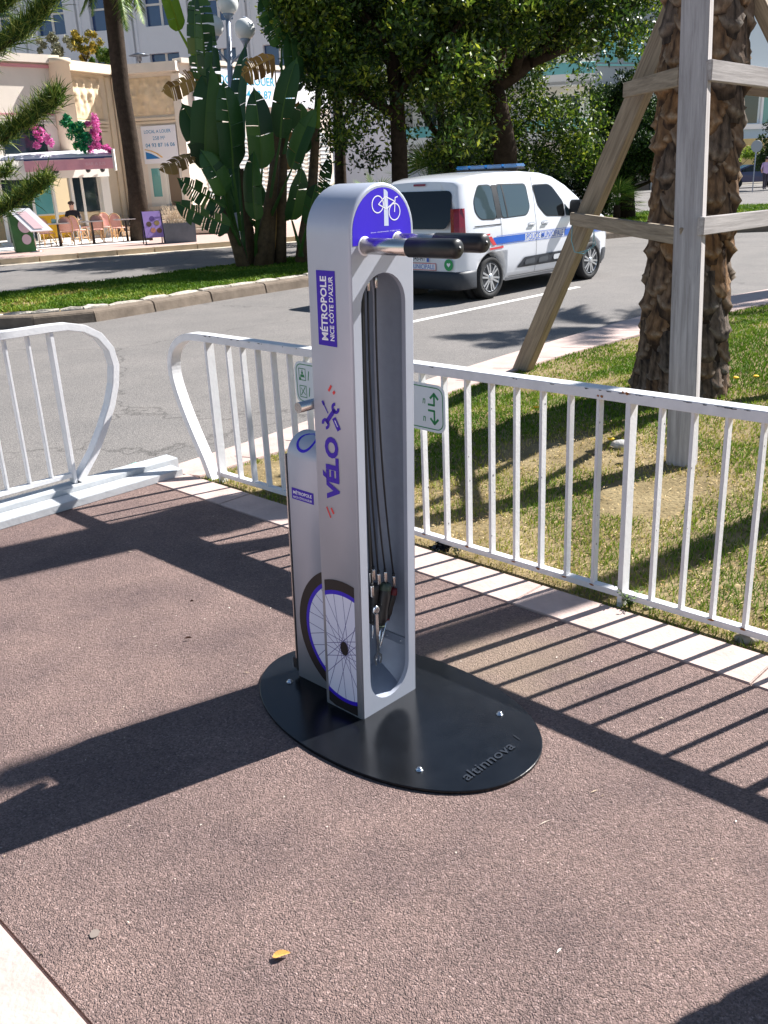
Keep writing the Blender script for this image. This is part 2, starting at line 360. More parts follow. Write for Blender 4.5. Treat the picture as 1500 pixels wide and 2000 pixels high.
# pale kerb between lawn and road
ke = [(3.07, 4.68, 5.12), (4.0, 4.69, 5.2), (5.0, 4.83, 5.36), (6.2, 4.91, 5.5), (7.4, 4.98, 5.6), (8.6, 4.96, 5.66), (9.8, 4.90, 5.7), (11, 4.82, 5.7), (12.2, 4.62, 5.6), (13.4, 4.30, 5.36), (14.3, 3.75, 4.9), (15.0, 3.1, 4.3)]
kerbn = B()
kerbn.prism([SN(a[0], a[1] + .01, -.03) for a in ke] + [SN(a[0], a[2] - .02, -.03) for a in reversed(ke)], (0, 0, -.13))
kerb_near = tag(kerbn.build("lawn_kerb", MBEIGE), kind='structure')
for a, b_ in zip(ke[:-1], ke[1:]):
    for t0, t1 in ((0, .5), (.5, 1)):
        L = lambda t, k: (a[0] + (b_[0] - a[0]) * t, a[k] + (b_[k] - a[k]) * t)
        e = .003
        b = B(); p = [L(t0, 1), L(t1, 1), L(t1, 2), L(t0, 2)]
        b.prism([SN(p[0][0] + e, p[0][1], .003), SN(p[1][0] - e, p[1][1], .003), SN(p[2][0] - e, p[2][1], -.055), SN(p[3][0] + e, p[3][1], -.055)], (0, 0, -.1))
        b.build("kerb_stone", MBEIGE, kerb_near, bevel=.006)

# median: lawn bed, two rows of kerb stones
medc = [(3.0, 16.6), (4.3, 15.2), (5.4, 13.9), (6.1, 13.1), (6.9, 12.75), (8.0, 12.85), (9.2, 13.0), (10.4, 13.05), (11.6, 13.08), (12.8, 13.1), (14, 13.15), (15.2, 13.2), (16.4, 13.25), (17.6, 13.3), (18.8, 13.35), (20, 13.45), (21.2, 13.55), (22.4, 13.6), (23.4, 13.3), (24.1, 12.5), (24.8, 11.3), (25.8, 9.8), (27, 8.2), (29, 5.5), (31, 3), (34, -1)]
farc = [(44, 3), (38, 12), (34, 17), (24, 17.6), (16, 17.0), (10, 16.6), (6, 16.9), (3.5, 17.2)]
median = sheet("median_lawn", [(s + .12, n + .3) for s, n in medc] + farc, .02, MSOIL, .19)
kerb_med = tag(B().prism([SN(s, n + .02, -.10) for s, n in medc] + [SN(s + .1, n + .28, -.10) for s, n in reversed(medc)], (0, 0, -.08)).build("median_kerb", MKERB), kind='structure')
def along(pts):
    for i in range(len(pts) - 1): yield Vector(pts[i]), Vector(pts[i + 1])
for a, b_ in along(medc):
    t = (b_ - a).normalized(); nn = Vector((-t.y, t.x)) if Vector((-t.y, t.x)).dot(Vector((.1, 1))) > 0 else Vector((t.y, -t.x))
    if t.x > .3 and t.y < -.3: nn = Vector((-t.y, t.x))
    p0, p1 = a + t * .006, b_ - t * .006
    b = B(); q = [p0, p1, p1 + nn * .22, p0 + nn * .22]
    sec = lambda p: [SN(p.x, p.y, -.16), SN(p.x + nn.x * .03, p.y + nn.y * .03, .0), SN(p.x + nn.x * .07, p.y + nn.y * .07, .03), SN(p.x + nn.x * .22, p.y + nn.y * .22, .035), SN(p.x + nn.x * .22, p.y + nn.y * .22, -.16)]
    b.loft([sec(p0), sec(p1)]); b.build("kerb_stone", MKERB, kerb_med, bevel=.01)
    L = (b_ - a).length; k = max(2, int(L / .42)); u = 0
    cuts = sorted([0, 1] + [(i + random.uniform(-.2, .2)) / k for i in range(1, k)])
    for c0, c1 in zip(cuts[:-1], cuts[1:]):
        q0 = a + (b_ - a) * (c0 + .012); q1 = a + (b_ - a) * (c1 - .012); h = .062 + random.uniform(-.012, .02); d0 = .22 + random.uniform(0, .03)
        b = B(); rings = []
        for m in range(4):
            q = q0.lerp(q1, m / 3); j = lambda s_: random.uniform(-s_, s_)
            P = lambda o, z: SN(q.x + nn.x * (o + j(.012)), q.y + nn.y * (o + j(.012)), z + j(.012))
            e = .02 if m in (0, 3) else 0
            rings.append([P(d0 + e, -.05), P(d0 + .01 + e, h - .025), P(d0 + .04, h - e), P(d0 + .13, h - e), P(d0 + .17, h - .03), P(d0 + .17, -.05)])
        b.loft(rings); b.build("edging_stone", MROUGH, kerb_med)
# far pavement in front of the buildings
fk = [(4, 28.2), (8, 27.1), (11.5, 26.1), (13.6, 25.6), (15.8, 25.0), (18.3, 24.15), (22, 23.0), (27, 21.8), (34, 21)]
MPAVF = M("pink_grey_pavement", lin(176, 150, 140), .9, var=.1, scale=4)
pavf = sheet("far_pavement", [(s, n + .2) for s, n in fk] + [(34, 60), (-20, 60), (-6, 31)], 0, MPAVF, .15)
gut = tag(B().prism([SN(s, n - .5, -.134) for s, n in fk] + [SN(s, n + .1, -.134) for s, n in reversed(fk)], (0, 0, -.02)).build("gutter_strip", M("pale_gutter", lin(196, 184, 166), .9, var=.08, scale=3)), kind='structure')
for a, b_ in along(fk):
    k = max(1, round((b_ - a).length / 1.1))
    for i in range(k):
        q0 = a.lerp(b_, i / k); q1 = a.lerp(b_, (i + 1) / k); t = (q1 - q0).normalized(); nn = Vector((-t.y, t.x)); q0 = q0 + t * .012; q1 = q1 - t * .012
        B().prism([SN(q0.x, q0.y, .012), SN(q1.x, q1.y, .012), SN(q1.x + nn.x * .22, q1.y + nn.y * .22, .012), SN(q0.x + nn.x * .22, q0.y + nn.y * .22, .012)], (0, 0, -.16)).build("kerb_stone", M("pale_kerb", lin(190, 172, 148), .9, var=.12, scale=3), pavf, bevel=.012)
# painted line beside the van
MLINE = M("road_paint", lin(222, 220, 214), .8, var=.12, scale=12)
B().prism([SN(7.4, 8.34, -.1355), SN(13.2, 8.42, -.1355), SN(13.2, 8.53, -.1355), SN(7.4, 8.45, -.1355)], (0, 0, -.003)).build("lane_marking", MLINE, road)
tp = gp_ = None
B().prism([SN(3.05, 5.55, -.1355), SN(3.26, 5.6, -.1355), SN(3.24, 5.72, -.1355), SN(3.02, 5.67, -.1355)], (0, 0, -.003)).build("paint_patch", M("faded_green_paint", lin(120, 168, 158), .85, var=.2, scale=30), road)

# ------------------------------------------------------------------ grass (uncountable), flowers, weeds
def in_poly(x, y, poly):
    c = np.zeros(len(x), bool); j = len(poly) - 1
    for i in range(len(poly)):
        xi, yi = poly[i]; xj, yj = poly[j]
        c ^= ((yi > y) != (yj > y)) & (x < (xj - xi) * (y - yi) / (yj - yi + 1e-12) + xi); j = i
    return c
def vnoise(x, y, sc, seed):
    r = np.random.default_rng(seed); T = r.random((64, 64)); fx, fy = x * sc % 64, y * sc % 64
    i, j = fx.astype(int) % 64, fy.astype(int) % 64; u, v = fx - np.floor(fx), fy - np.floor(fy); u = u * u * (3 - 2 * u); v = v * v * (3 - 2 * v)
    i1, j1 = (i + 1) % 64, (j + 1) % 64
    return T[i, j] * (1 - u) * (1 - v) + T[i1, j] * u * (1 - v) + T[i, j1] * (1 - u) * v + T[i1, j1] * u * v
def grass(name, poly, n, h, mat, label, z0, bare=None, wd=.004, near=None, seed=1):
    r = np.random.default_rng(seed); pa = np.array(poly); lo, hi = pa.min(0), pa.max(0)
    s = r.uniform(lo[0], hi[0], n * 3); t = r.uniform(lo[1], hi[1], n * 3); k = in_poly(s, t, poly)
    x = (s - t) * Q; y = (s + t) * Q
    k &= (np.abs(x) < y * .62 + .8) & (y > 1)
    if near: k &= r.random(len(s)) < np.clip((near / np.hypot(x, y)) ** 1.6, 0, 1)
    cov = vnoise(s, t, 1.3, seed + 1) * .6 + vnoise(s, t, 4.0, seed + 2) * .4
    k &= r.random(len(s)) < np.clip(cov * 2.6 - .25, .15, 1)
    if bare is not None:
        for bs, bn, br in bare: k &= (np.hypot(s - bs, (t - bn)) > br * (0.7 + .6 * vnoise(s, t, 5, 9)))
    s, t, x, y, cov = s[k][:n], t[k][:n], x[k][:n], y[k][:n], cov[k][:n]; m = len(s)
    dist = np.hypot(x, y); hh = h * r.uniform(.45, 1.25, m) * (.6 + .8 * cov); ww = wd * r.uniform(.7, 1.4, m) * np.clip(dist / 5, .8, 4)
    a = r.uniform(0, 2 * np.pi, m); l = r.uniform(.1, 1.1, m) * hh; d = r.uniform(0, 2 * np.pi, m)
    z = lz(s, t) if z0 is None else np.full(m, z0)
    b0 = np.stack([x - np.cos(a) * ww, y - np.sin(a) * ww, z], 1); b1 = np.stack([x + np.cos(a) * ww, y + np.sin(a) * ww, z], 1)
    mx, my = x + np.cos(d) * l * .35, y + np.sin(d) * l * .35
    c0 = np.stack([mx - np.cos(a) * ww * .7, my - np.sin(a) * ww * .7, z + hh * .6], 1); c1 = np.stack([mx + np.cos(a) * ww * .7, my + np.sin(a) * ww * .7, z + hh * .6], 1)
    tp_ = np.stack([x + np.cos(d) * l, y + np.sin(d) * l, z + hh], 1)
    V = np.stack([b0, b1, c0, c1, tp_], 1).reshape(-1, 3); k5 = np.arange(m)[:, None] * 5
    F = np.concatenate([k5 + [0, 1, 3], k5 + [0, 3, 2], k5 + [2, 3, 4]])
    dry = np.clip(.36 - (cov - .45) * 1.7 + r.normal(0, .2, m) + np.clip((5.6 - dist) * .11, -.22, .30), 0, 1)
    o = fast_mesh(name, V, F, mat, np.repeat(dry, 5)); return tag(o, label, "grass", kind='stuff')
MGRASS = M_attr("grass_blades", [(0, lin(84, 116, 28)), (.4, lin(126, 146, 46)), (.7, lin(164, 156, 78)), (1, lin(188, 170, 112))], .7, transl=.3)
BARE = [(4.15, 2.25, .26), (3.5, 4.3, .30), (12.5, 3.9, .5)]
grass("lawn_grass", LAWN, 330000, .026, MGRASS, "patchy short lawn grass behind the white railing", None, BARE, .0028, near=5.5, seed=3)
grass("median_grass", [(s + .45, n + .45) for s, n in medc[:20]] + farc[3:], 90000, .06, MGRASS, "short lawn grass on the median strip between the roads", .02, None, .005, seed=5)
grass("island_grass", [(22, 14.2), (23.6, 13.7), (24.6, 12.4), (26, 10.2), (29, 6.2), (34, 0), (44, 3), (38, 12), (34, 17), (24, 17.4)], 60000, .12, MGRASS, "sunlit grass on the traffic island behind the palm", .02, None, .008, seed=8)
MLITTER = M_attr("dry_litter", [(0, lin(120, 88, 54)), (.5, lin(186, 156, 104)), (1, lin(222, 200, 156))], .9)
def litter(n, poly, seed):
    r = np.random.default_rng(seed); pa = np.array(poly); lo, hi = pa.min(0), pa.max(0)
    s = r.uniform(lo[0], hi[0], n * 3); t = r.uniform(lo[1], hi[1], n * 3); k = in_poly(s, t, poly); s, t = s[k][:n], t[k][:n]; n = len(s)
    x, y = (s - t) * Q, (s + t) * Q; a = r.uniform(0, 6.28, n); L = r.uniform(.005, .018, n); wd_ = r.uniform(.001, .003, n); z = lz(s, t) + .006 + r.uniform(0, .012, n)
    ca, sa = np.cos(a), np.sin(a)
    V = np.stack([np.stack([x - ca * L, y - sa * L, z], 1), np.stack([x - sa * wd_, y + ca * wd_, z + .003], 1), np.stack([x + ca * L, y + sa * L, z + r.uniform(-.004, .008, n)], 1), np.stack([x + sa * wd_, y - ca * wd_, z + .003], 1)], 1).reshape(-1, 3)
    return tag(fast_mesh("dry_litter", V, np.arange(n)[:, None] * 4 + [0, 1, 2, 3], MLITTER, np.repeat(r.random(n), 4)), "dry straw and leaf litter along the foot of the railing", "litter", kind='stuff')
litter(9000, [(3.06, 4.6), (3.06, -1), (5.2, -1), (5.2, 4.6)], 12)

MYEL = M("dandelion_yellow", lin(250, 196, 20), .7); MSTEM = M("flower_stem", lin(96, 130, 50), .8)
def dandelion(p, h, label):
    e = empty("dandelion", p); B().tube([p, Vector(p) + Vector((.004, 0, h))], .0022, 5).build("stem", MSTEM, e)
    B().lathe(Vector(p) + Vector((.004, 0, h - .004)), [(.004, 0), (.019, .006), (.022, .010), (.014, .015), (.003, .016)], 10).build("flower_head", MYEL, e)
    return tag(e, label, "flower", "dandelions in the lawn")
def ground_at(px, py, z=0.0):
    if z == 'lawn':
        z = 0.0
        for _ in range(12): p = ground_at(px, py, z); z = float(lz((p.x + p.y) * Q, (p.y - p.x) * Q))
        return ground_at(px, py, z)
    d = (px - 750) / FPX * _rt - (py - 1000) / FPX * _up + _fw; return Vector((0, 0, CH)) + d * ((z - CH) / d.z)
for px, py, lb in [(1165, 868, "yellow dandelion left of the grey stone in the lawn"), (1191, 866, "yellow dandelion touching the grey stone in the lawn"), (1226, 876, "yellow dandelion right of the grey stone, upper of the pair by the thick rail post"),
                   (1224, 893, "yellow dandelion right of the grey stone, lower of the pair by the thick rail post"), (1046, 802, "yellow dandelion in sunlit grass between sign and palm"), (1435, 744, "yellow dandelion right of the palm foot"),
                   (1474, 741, "yellow dandelion near the right photo edge, beyond the palm foot"), (868, 852, "yellow dandelion just below the corner of the green arrow sign")]:
    dandelion(ground_at(px, py + 8, 'lawn'), .05, lb)
def stone(px, py, r, label, mat, flat=.6):
    c = ground_at(px, py, 'lawn'); b = B(); rings = []
    rr = random.Random(px)
    for i in range(6):
        ph = math.pi * (i / 5 - .5); rings.append([c + Vector((math.cos(a) * math.cos(ph) * r * rr.uniform(.85, 1.15), math.sin(a) * math.cos(ph) * r * .8 * rr.uniform(.85, 1.15), r * flat * (math.sin(ph) * .8 + .3))) for a in [k * math.pi / 5 for k in range(10)]])
    b.loft(rings, True, True, True); return tag(b.build("stone", mat, origin=c), label, "stone", "stones in the lawn")
MSTONE = M("grey_stone", lin(170, 168, 165), .85, var=.2, scale=40, bump=.5)
stone(1212, 872, .062, "rounded grey stone among dandelions in the lawn", MSTONE)
stone(1460, 1250, .05, "pale broken stone by the right end of the border slabs", MROUGH)
stone(1168, 886, .03, "small brown stone left of the round grey stone", M("brown_stone", lin(150, 128, 108), .9, var=.2, scale=40))
stone(1265, 1188, .02, "small white pebble near the weed at the rail post", MROUGH)
# scrap of black plastic under the railing
c = ground_at(862, 1075, 'lawn'); bb = B()
for i in range(60):
    p = c + Vector((random.gauss(0, .022), random.gauss(0, .016), abs(random.gauss(.014, .012)))); d1 = Vector((random.gauss(0, 1), random.gauss(0, 1), random.gauss(0, .7))).normalized() * .022; d2 = d1.orthogonal().normalized() * .013
    bb.add([p - d1, p + d2, p + d1, p - d2 + Vector((0, 0, .004))], [(0, 1, 2), (0, 2, 3)])
tag(bb.build("plastic_scrap", M("black_plastic_film", (.02, .021, .024, 1), .25), origin=c), "crumpled scrap of black plastic under the railing, beside the border slabs", "litter")
# weed at the rail post
def weed(name, p, n, h, label, mat):
    e = empty(name, p); r = random.Random(int(p[0] * 1000)); b = B(); s = B()
    for i in range(n):
        a = r.uniform(0, 6.28); l = r.uniform(.4, 1) * h; tip = Vector(p) + Vector((math.cos(a) * l * .6, math.sin(a) * l * .6, l)); s.tube([p, Vector(p).lerp(tip, .5) + Vector((0, 0, .01)), tip], [.002, .0015, .001], 4)
        for k in range(5):
            q = Vector(p).lerp(tip, .3 + .17 * k); a2 = r.uniform(0, 6.28); d = Vector((math.cos(a2), math.sin(a2), r.uniform(0, .5))) * h * .18; w_ = d.cross(Vector((0, 0, 1))).normalized() * h * .05
            b.add([q, q + d * .5 + w_, q + d, q + d * .5 - w_], [(0, 1, 2, 3)])
    b.build("leaves", mat, e); s.build("stems", mat, e); return tag(e, label, "weed")
MWEED = M("weed_leaf", lin(104, 128, 66), .7, var=.25, scale=30)
weed("weed", ground_at(1230, 1186, 'lawn'), 14, .11, "tall scruffy weed growing at the foot of the thick rail post", MWEED)
weed("weed", ground_at(893, 1088, 'lawn'), 6, .04, "small weed beside the black plastic scrap", MWEED)
# dead leaf and bits on the promenade
def leaf_flat(px, py, L, wd, ang, name, label, mat, z=.006):
    c = ground_at(px, py, z); b = B(); u = Vector((math.cos(ang), math.sin(ang), 0)); v = Vector((-u.y, u.x, 0)); pts = []; low = []
    for i in range(9):
        t = i / 8; w_ = wd * (math.sin(math.pi * t ** .7)) ** .8 * .5 if 0 < i < 8 else 0; zz = .006 * math.sin(math.pi * t)
        pts.append(c + u * ((t - .5) * L) + v * w_ + Vector((0, 0, zz + .004))); low.append(c + u * ((t - .5) * L) - v * w_ + Vector((0, 0, zz + .003)))
    mid = [c + u * ((i / 8 - .5) * L) + Vector((0, 0, .0035)) for i in range(9)]
    b.loft([pts, mid, low], False, False); return tag(b.build(name, mat, origin=c), label, "leaf")
leaf_flat(550, 1867, .043, .019, 0.25, "dead_leaf", "single yellow dead leaf lying on the promenade in the foreground", M("yellow_leaf", lin(214, 160, 82), .7, var=.15, scale=60))
leaf_flat(368, 1248, .03, .010, .1, "dead_leaf", "small dark curled leaf on the promenade left of the station", M("dark_leaf", lin(84, 50, 34), .8))
leaf_flat(375, 1176, .018, .007, .1, "dead_leaf", "tiny dark fragment of leaf in front of the rail shadow", M("dark_leaf", lin(84, 50, 34), .8))

def specks(n, seed):
    r = np.random.default_rng(seed); x = r.uniform(-1.6, 1.6, n); y = r.uniform(1.1, 5.2, n); sN, nN = (x + y) * Q, (y - x) * Q; k = (sN > .6) & (sN < 2.8) & (nN < 4.7); x, y = x[k], y[k]; n = len(x)
    a = r.uniform(0, 6.28, n); L = r.uniform(.002, .006, n) * (1 + 3 * (r.random(n) < .07)); w_ = r.uniform(.0012, .003, n); ca, sa = np.cos(a), np.sin(a); z = np.full(n, .003)
    V = np.stack([np.stack([x - ca * L, y - sa * L, z], 1), np.stack([x - sa * w_, y + ca * w_, z + .002], 1), np.stack([x + ca * L, y + sa * L, z + .001], 1), np.stack([x + sa * w_, y - ca * w_, z + .002], 1)], 1).reshape(-1, 3)
    return tag(fast_mesh("path_litter", V, np.arange(n)[:, None] * 4 + [0, 1, 2, 3], M_attr("path_litter", [(0, lin(70, 56, 44)), (.45, lin(170, 150, 128)), (1, lin(226, 218, 206))], .9), np.repeat(r.random(n), 4)), "specks of grit, straw and crumbs scattered over the promenade", "litter", kind='stuff')
specks(260, 44)
MGUM = M("old_gum", lin(128, 116, 108), .9, var=.1, scale=80)
for px, py, r_ in ((184, 1823, .013),):
    c = ground_at(px, py, .0035); rr = random.Random(px)
    if r_ < .04: B().poly([c + Vector((math.cos(a) * r_ * rr.uniform(.8, 1.15), math.sin(a) * r_ * rr.uniform(.8, 1.15), 0)) for a in [i * math.pi / 7 for i in range(14)]]).build("gum_spot", MGUM, prom)
bn_ = SN(2.5, .02, 0); bne = empty("added_shadow_bin", bn_); tag(bne, "made-up round grey bin added outside the picture to the right, for the corner shadow", "bin")  # made-up bin, added out of view to throw the corner shadow
B().lathe(bn_, [(.24, .0), (.26, .05), (.27, .95), (.28, .96)], 24).build("body", M("added_bin_grey", lin(90, 94, 98), .6), bne); B().lathe(bn_ + Vector((0, 0, 1.08)), [(.29, 0), (.27, .08), (.15, .16), (.01, .18)], 24).build("lid", M("added_bin_grey", lin(90, 94, 98), .6), bne)
for a in (0, 2.1, 4.2): B().tube([bn_ + Vector((math.cos(a) * .25, math.sin(a) * .25, .94)), bn_ + Vector((math.cos(a) * .25, math.sin(a) * .25, 1.10))], .012, 6).build("lid_support", M("added_bin_grey", lin(90, 94, 98), .6), bne)

# ------------------------------------------------------------------ white railings
DS, DN = Vector((Q, Q, 0)), Vector((-Q, Q, 0)); UZ = Vector((0, 0, 1))
f1 = empty("railing", SN(3.12, 1.75, 0)); tag(f1, "white painted steel railing along the lawn, carrying the green sign", "railing", "white railings")
def rbar(nm, root, s, n, z0, z1, ws, wn, mat=MWHITE): return B().box(SN(s, n, (z0 + z1) / 2), ws, wn, z1 - z0, (DS, DN, UZ)).build(nm, mat, root, bevel=.002)
loop = [(4.40, .868), (4.55, .868), (4.66, .862), (4.755, .835), (4.83, .785), (4.872, .715), (4.885, .64), (4.872, .56), (4.835, .46), (4.78, .345), (4.71, .22), (4.64, .10), (4.585, -.02)]
sm = []
for i in range(len(loop) - 1):
    for k in range(3):
        t = k / 3; p0 = loop[max(i - 1, 0)]; p1 = loop[i]; p2 = loop[i + 1]; p3 = loop[min(i + 2, len(loop) - 1)]
        cr = [.5 * (2 * p1[d] + (p2[d] - p0[d]) * t + (2 * p0[d] - 5 * p1[d] + 4 * p2[d] - p3[d]) * t * t + (3 * p1[d] - p0[d] - 3 * p2[d] + p3[d]) * t ** 3) for d in (0, 1)]; sm.append(cr)
sm.append(loop[-1])
rail = B().ribbon([SN(3.12, -2.2, .868)] + [SN(3.12, a, b_) for a, b_ in sm], DS, .072, .042).build("top_rail", MWHITE, f1, bevel=.003)
B().box(SN(3.12, 1.16, .040), .040, 6.74, .026, (DS, DN, UZ)).build("bottom_rail", MWHITE, f1, bevel=.002)
n = 2.83; ns = [2.83 - .1345 * k for k in range(8)] + [1.75 - .1285 * k for k in range(1, 9)] + [2.83 + .1345 * k for k in range(1, 12)]
for n in ns: rbar("baluster", f1, 3.12, n, .053, .849, .036, .014)
for n in (1.75, 4.495, .59, -.7): rbar("post", f1, 3.12, n, -.05, .8495, .056, .022)
def blot(px, py, s, r, parent):    # chipped paint, on the rail's front face
    d = (px - 750) / FPX * _rt - (py - 1000) / FPX * _up + _fw; o = Vector((0, 0, CH)); k = (s * math.sqrt(2)) / (d.x + d.y); c = o + d * k
    rr = random.Random(px); pts = [c + DN * (math.cos(a) * r * rr.uniform(.6, 1.3)) + UZ * (math.sin(a) * r * .8 * rr.uniform(.6, 1.3)) for a in [i * math.pi / 6 for i in range(12)]]
    B().poly(pts).build("rust_spot", MRUST, parent)
for px, py, r in [(1224, 769, .008), (1217, 766, .005), (1175, 774, .007), (1168, 773, .006)]: blot(px, py, 3.0825, r, rail)
for n_ in (2.83, 2.292, 2.158, 2.023, 1.888, 1.75, 2.56, 1.36, 1.235):      # rust bleeding at the welds on the bottom rail
    rr = random.Random(int(n_ * 1000)); c = SN(3.0995, n_, .047 + rr.uniform(-.004, .004)); B().poly([c + DN * (math.cos(a) * rr.uniform(.006, .016)) + UZ * (math.sin(a) * rr.uniform(.003, .006)) for a in [i * math.pi / 5 for i in range(10)]]).build("rust_spot", MRUST, rail)
MCHIP = M("bare_steel_chip", lin(60, 54, 60), .7); rr = random.Random(31)
for k in range(46):                                                            # chipped paint along the front edge of the rail
    n_ = rr.choice([rr.uniform(.9, 3.0), rr.uniform(.9, 2.0), rr.uniform(3.6, 4.5)]); w_ = rr.uniform(.003, .014); h_ = rr.uniform(.001, .0028); B().poly([SN(3.0833, n_ - w_, .8862 - h_ * rr.random()), SN(3.0833, n_ + w_, .8862 - h_ * rr.random()), SN(3.0833, n_ + w_ * .5, .8862 - h_ * 2.2), SN(3.0833, n_ - w_ * .7, .8862 - h_ * 1.8)]).build("paint_chip", MCHIP, rail)
for k in range(26):                                                            # knocks on the balusters' lit flanks
    n_ = rr.choice(ns[:16]); z_ = rr.uniform(.12, .8); r_ = rr.uniform(.0015, .004); s_ = 3.12 + rr.uniform(-.014, .014); B().poly([SN(s_ + math.cos(a) * r_, n_ - .0074, z_ + math.sin(a) * r_ * 1.6) for a in [i * math.pi / 4 for i in range(8)]]).build("paint_chip", MCHIP, rail)
# green direction sign on the railing
sg = empty("direction_sign", SN(3.075, 3.165, .59)); tag(sg, "white direction sign with green border, icons and arrows, fixed to the railing behind the station", "sign")
def rrect(x0, x1, y0, y1, r, k=5):
    o = []
    for cx, cy, a0 in ((x1 - r, y1 - r, 0), (x0 + r, y1 - r, 90), (x0 + r, y0 + r, 180), (x1 - r, y0 + r, 270)):
        o += [(cx + r * math.cos(R(a0 + 90 * i / k)), cy + r * math.sin(R(a0 + 90 * i / k))) for i in range(k + 1)]
    return o
SGX0, SGX1, SGZ0, SGZ1 = 0.0, 1.03, .0, .222                     # x runs along -n (left to right in view)
def sgp(x, z, off=0.0): return SN(3.078 - off, 3.685 - x, .602 + z - .018 * x)
B().prism([sgp(x, z) for x, z in rrect(0, 1.03, 0, .222, .045)], DS * -.003).build("panel", MSIGN, sg)
b = B(); oi = rrect(.012, 1.018, .012, .21, .038); ii = rrect(.0165, 1.0135, .0165, .2055, .034); k = len(oi)
b.add([sgp(x, z, .0036) for x, z in oi + ii], [(i, (i + 1) % k, k + (i + 1) % k, k + i) for i in range(k)]); b.build("border", MGREEN, sg)
def strokes(b, pts, wd, fn):
    for p, q_ in zip(pts[:-1], pts[1:]):
        d = Vector(q_) - Vector(p); d.normalize(); nn = Vector((-d.y, d.x)) * wd / 2; p_, q2 = Vector(p) - d * wd * .3, Vector(q_) + d * wd * .3
        b.add([fn(*(p_ + nn)), fn(*(p_ - nn)), fn(*(q2 - nn)), fn(*(q2 + nn))], [(0, 1, 2, 3)])
fs_ = lambda x, z: sgp(x, z, .0037)
b = B(); strokes(b, [(.93, .127), (.965, .127), (.965, .175)], .010, fs_); strokes(b, [(.943, .158), (.965, .18), (.987, .158)], .011, fs_)
strokes(b, [(.93, .10), (.965, .10), (.965, .045)], .010, fs_); strokes(b, [(.943, .062), (.965, .04), (.987, .062)], .011, fs_); b.build("arrow", MGREEN, sg)
b = B()
for y0 in (.125, .035): strokes(b, [(.035, y0), (.085, y0), (.085, y0 + .06), (.035, y0 + .06), (.035, y0)], .004, fs_)
b.poly([fs_(x, z) for x, z in ((.042, .140), (.078, .140), (.072, .155), (.048, .155))]); b.poly([fs_(x, z) for x, z in ((.052, .157), (.068, .157), (.066, .170), (.054, .170))]); b.poly([fs_(x, z) for x, z in ((.057, .172), (.063, .172), (.062, .180), (.058, .180))])
b.poly([fs_(x, z) for x, z in ((.037, .127), (.05, .127), (.05, .138), (.037, .138))])
strokes(b, [(.043, .045), (.075, .088)], .005, fs_); strokes(b, [(.045, .082), (.058, .064), (.077, .05)], .004, fs_)
for y0 in (.13, .045): strokes(b, [(.104, y0), (.112, y0 + .045)], .006, fs_)
b.build("icon", MGREEN, sg)
for y0 in (.128, .045): text_fit(B(), "n", .895, .912, y0, y0 + .024, fs_, .01, .2).build("lettering", MGREEN, sg)

# left railing on its stepped beam
bm_ = empty("stepped_beam", SN(0, 4.78, 0)); tag(bm_, "long white painted stepped steel beam lying along the road edge under the left railing", "beam")
B().prism([SN(-6, 4.775, 0), SN(-6, 4.775, .045), SN(-6, 4.905, .048), SN(-6, 4.905, .0)], DS * 9.02).build("lower_step", MGALV, bm_, bevel=.003)
B().prism([SN(-6, 4.907, -.14), SN(-6, 4.907, .078), SN(-6, 5.035, .080), SN(-6, 5.065, .05), SN(-6, 5.065, -.14)], DS * 9.08).build("upper_step", MGALV, bm_, bevel=.003)
f2 = empty("railing", SN(2.4, 4.98, .08)); tag(f2, "white painted railing at the left, standing on the stepped beam beside the road", "railing", "white railings")
loop2 = [(2.30, .988), (2.40, .988), (2.50, .984), (2.60, .960), (2.69, .905), (2.748, .82), (2.765, .72), (2.745, .61), (2.70, .49), (2.63, .36), (2.55, .235), (2.47, .14), (2.425, .085)]
B().ribbon([SN(-3, 4.98, .988)] + [SN(a, 4.98, z) for a, z in loop2], DN, .072, .042).build("top_rail", MWHITE, f2, bevel=.003)
B().box(SN(-.28, 4.98, .132), 5.36, .038, .026, (DS, DN, UZ)).build("bottom_rail", MWHITE, f2, bevel=.002)
for k in range(1, 12): B().box(SN(2.40 - .1325 * k, 4.98, .556), .014, .036, .822, (DS, DN, UZ)).build("baluster", MWHITE, f2, bevel=.002)
B().box(SN(2.40, 4.98, .524), .022, .056, .885, (DS, DN, UZ)).build("post", MWHITE, f2, bevel=.002)

# ------------------------------------------------------------------ the repair station
FP = Vector((-.103, 2.635, .010)); SHR = .0275
def T(a, b_, z): return FP + DS * a + DN * b_ + Vector((SHR * z, 0, z))
st = empty("bicycle_repair_station", (-.103, 2.635, 0)); tag(st, "tall silver grey bicycle repair station with rounded top, bolted to a black oval plate", "repair station")
PW, PD, PH = .266, .180, 1.675
# base plate
pl = []
for i in range(96):
    t = 2 * math.pi * i / 96; c, s_ = math.cos(t), math.sin(t); ex = 2.0 if s_ > 0 else 2.14
    pl.append((.120 + .343 * math.copysign(abs(c) ** (2 / ex), c), -.012 + .562 * math.copysign(abs(s_) ** (2 / ex), s_)))
pt = lambda a, b_, z: Vector((-.103, 2.635, z)) + DS * a + DN * b_
plate = B().loft([[pt(a, b_, .002) for a, b_ in pl], [pt(a, b_, .0105) for a, b_ in pl], [pt(.122 + (a - .122) * .996, b_ * .996, .012) for a, b_ in pl]]).build("base_plate", MBLACKP, st)
for a, b_ in ((.004, .377), (.317, -.324), (-.081, -.325), (.262, .377)):
    B().lathe(pt(a, b_, .0121), [(.0125, 0), (.0125, .002), (.009, .0021), (.009, .007), (.006, .0095), (.001, .010)], 6).build("bolt", MCHROME, plate)
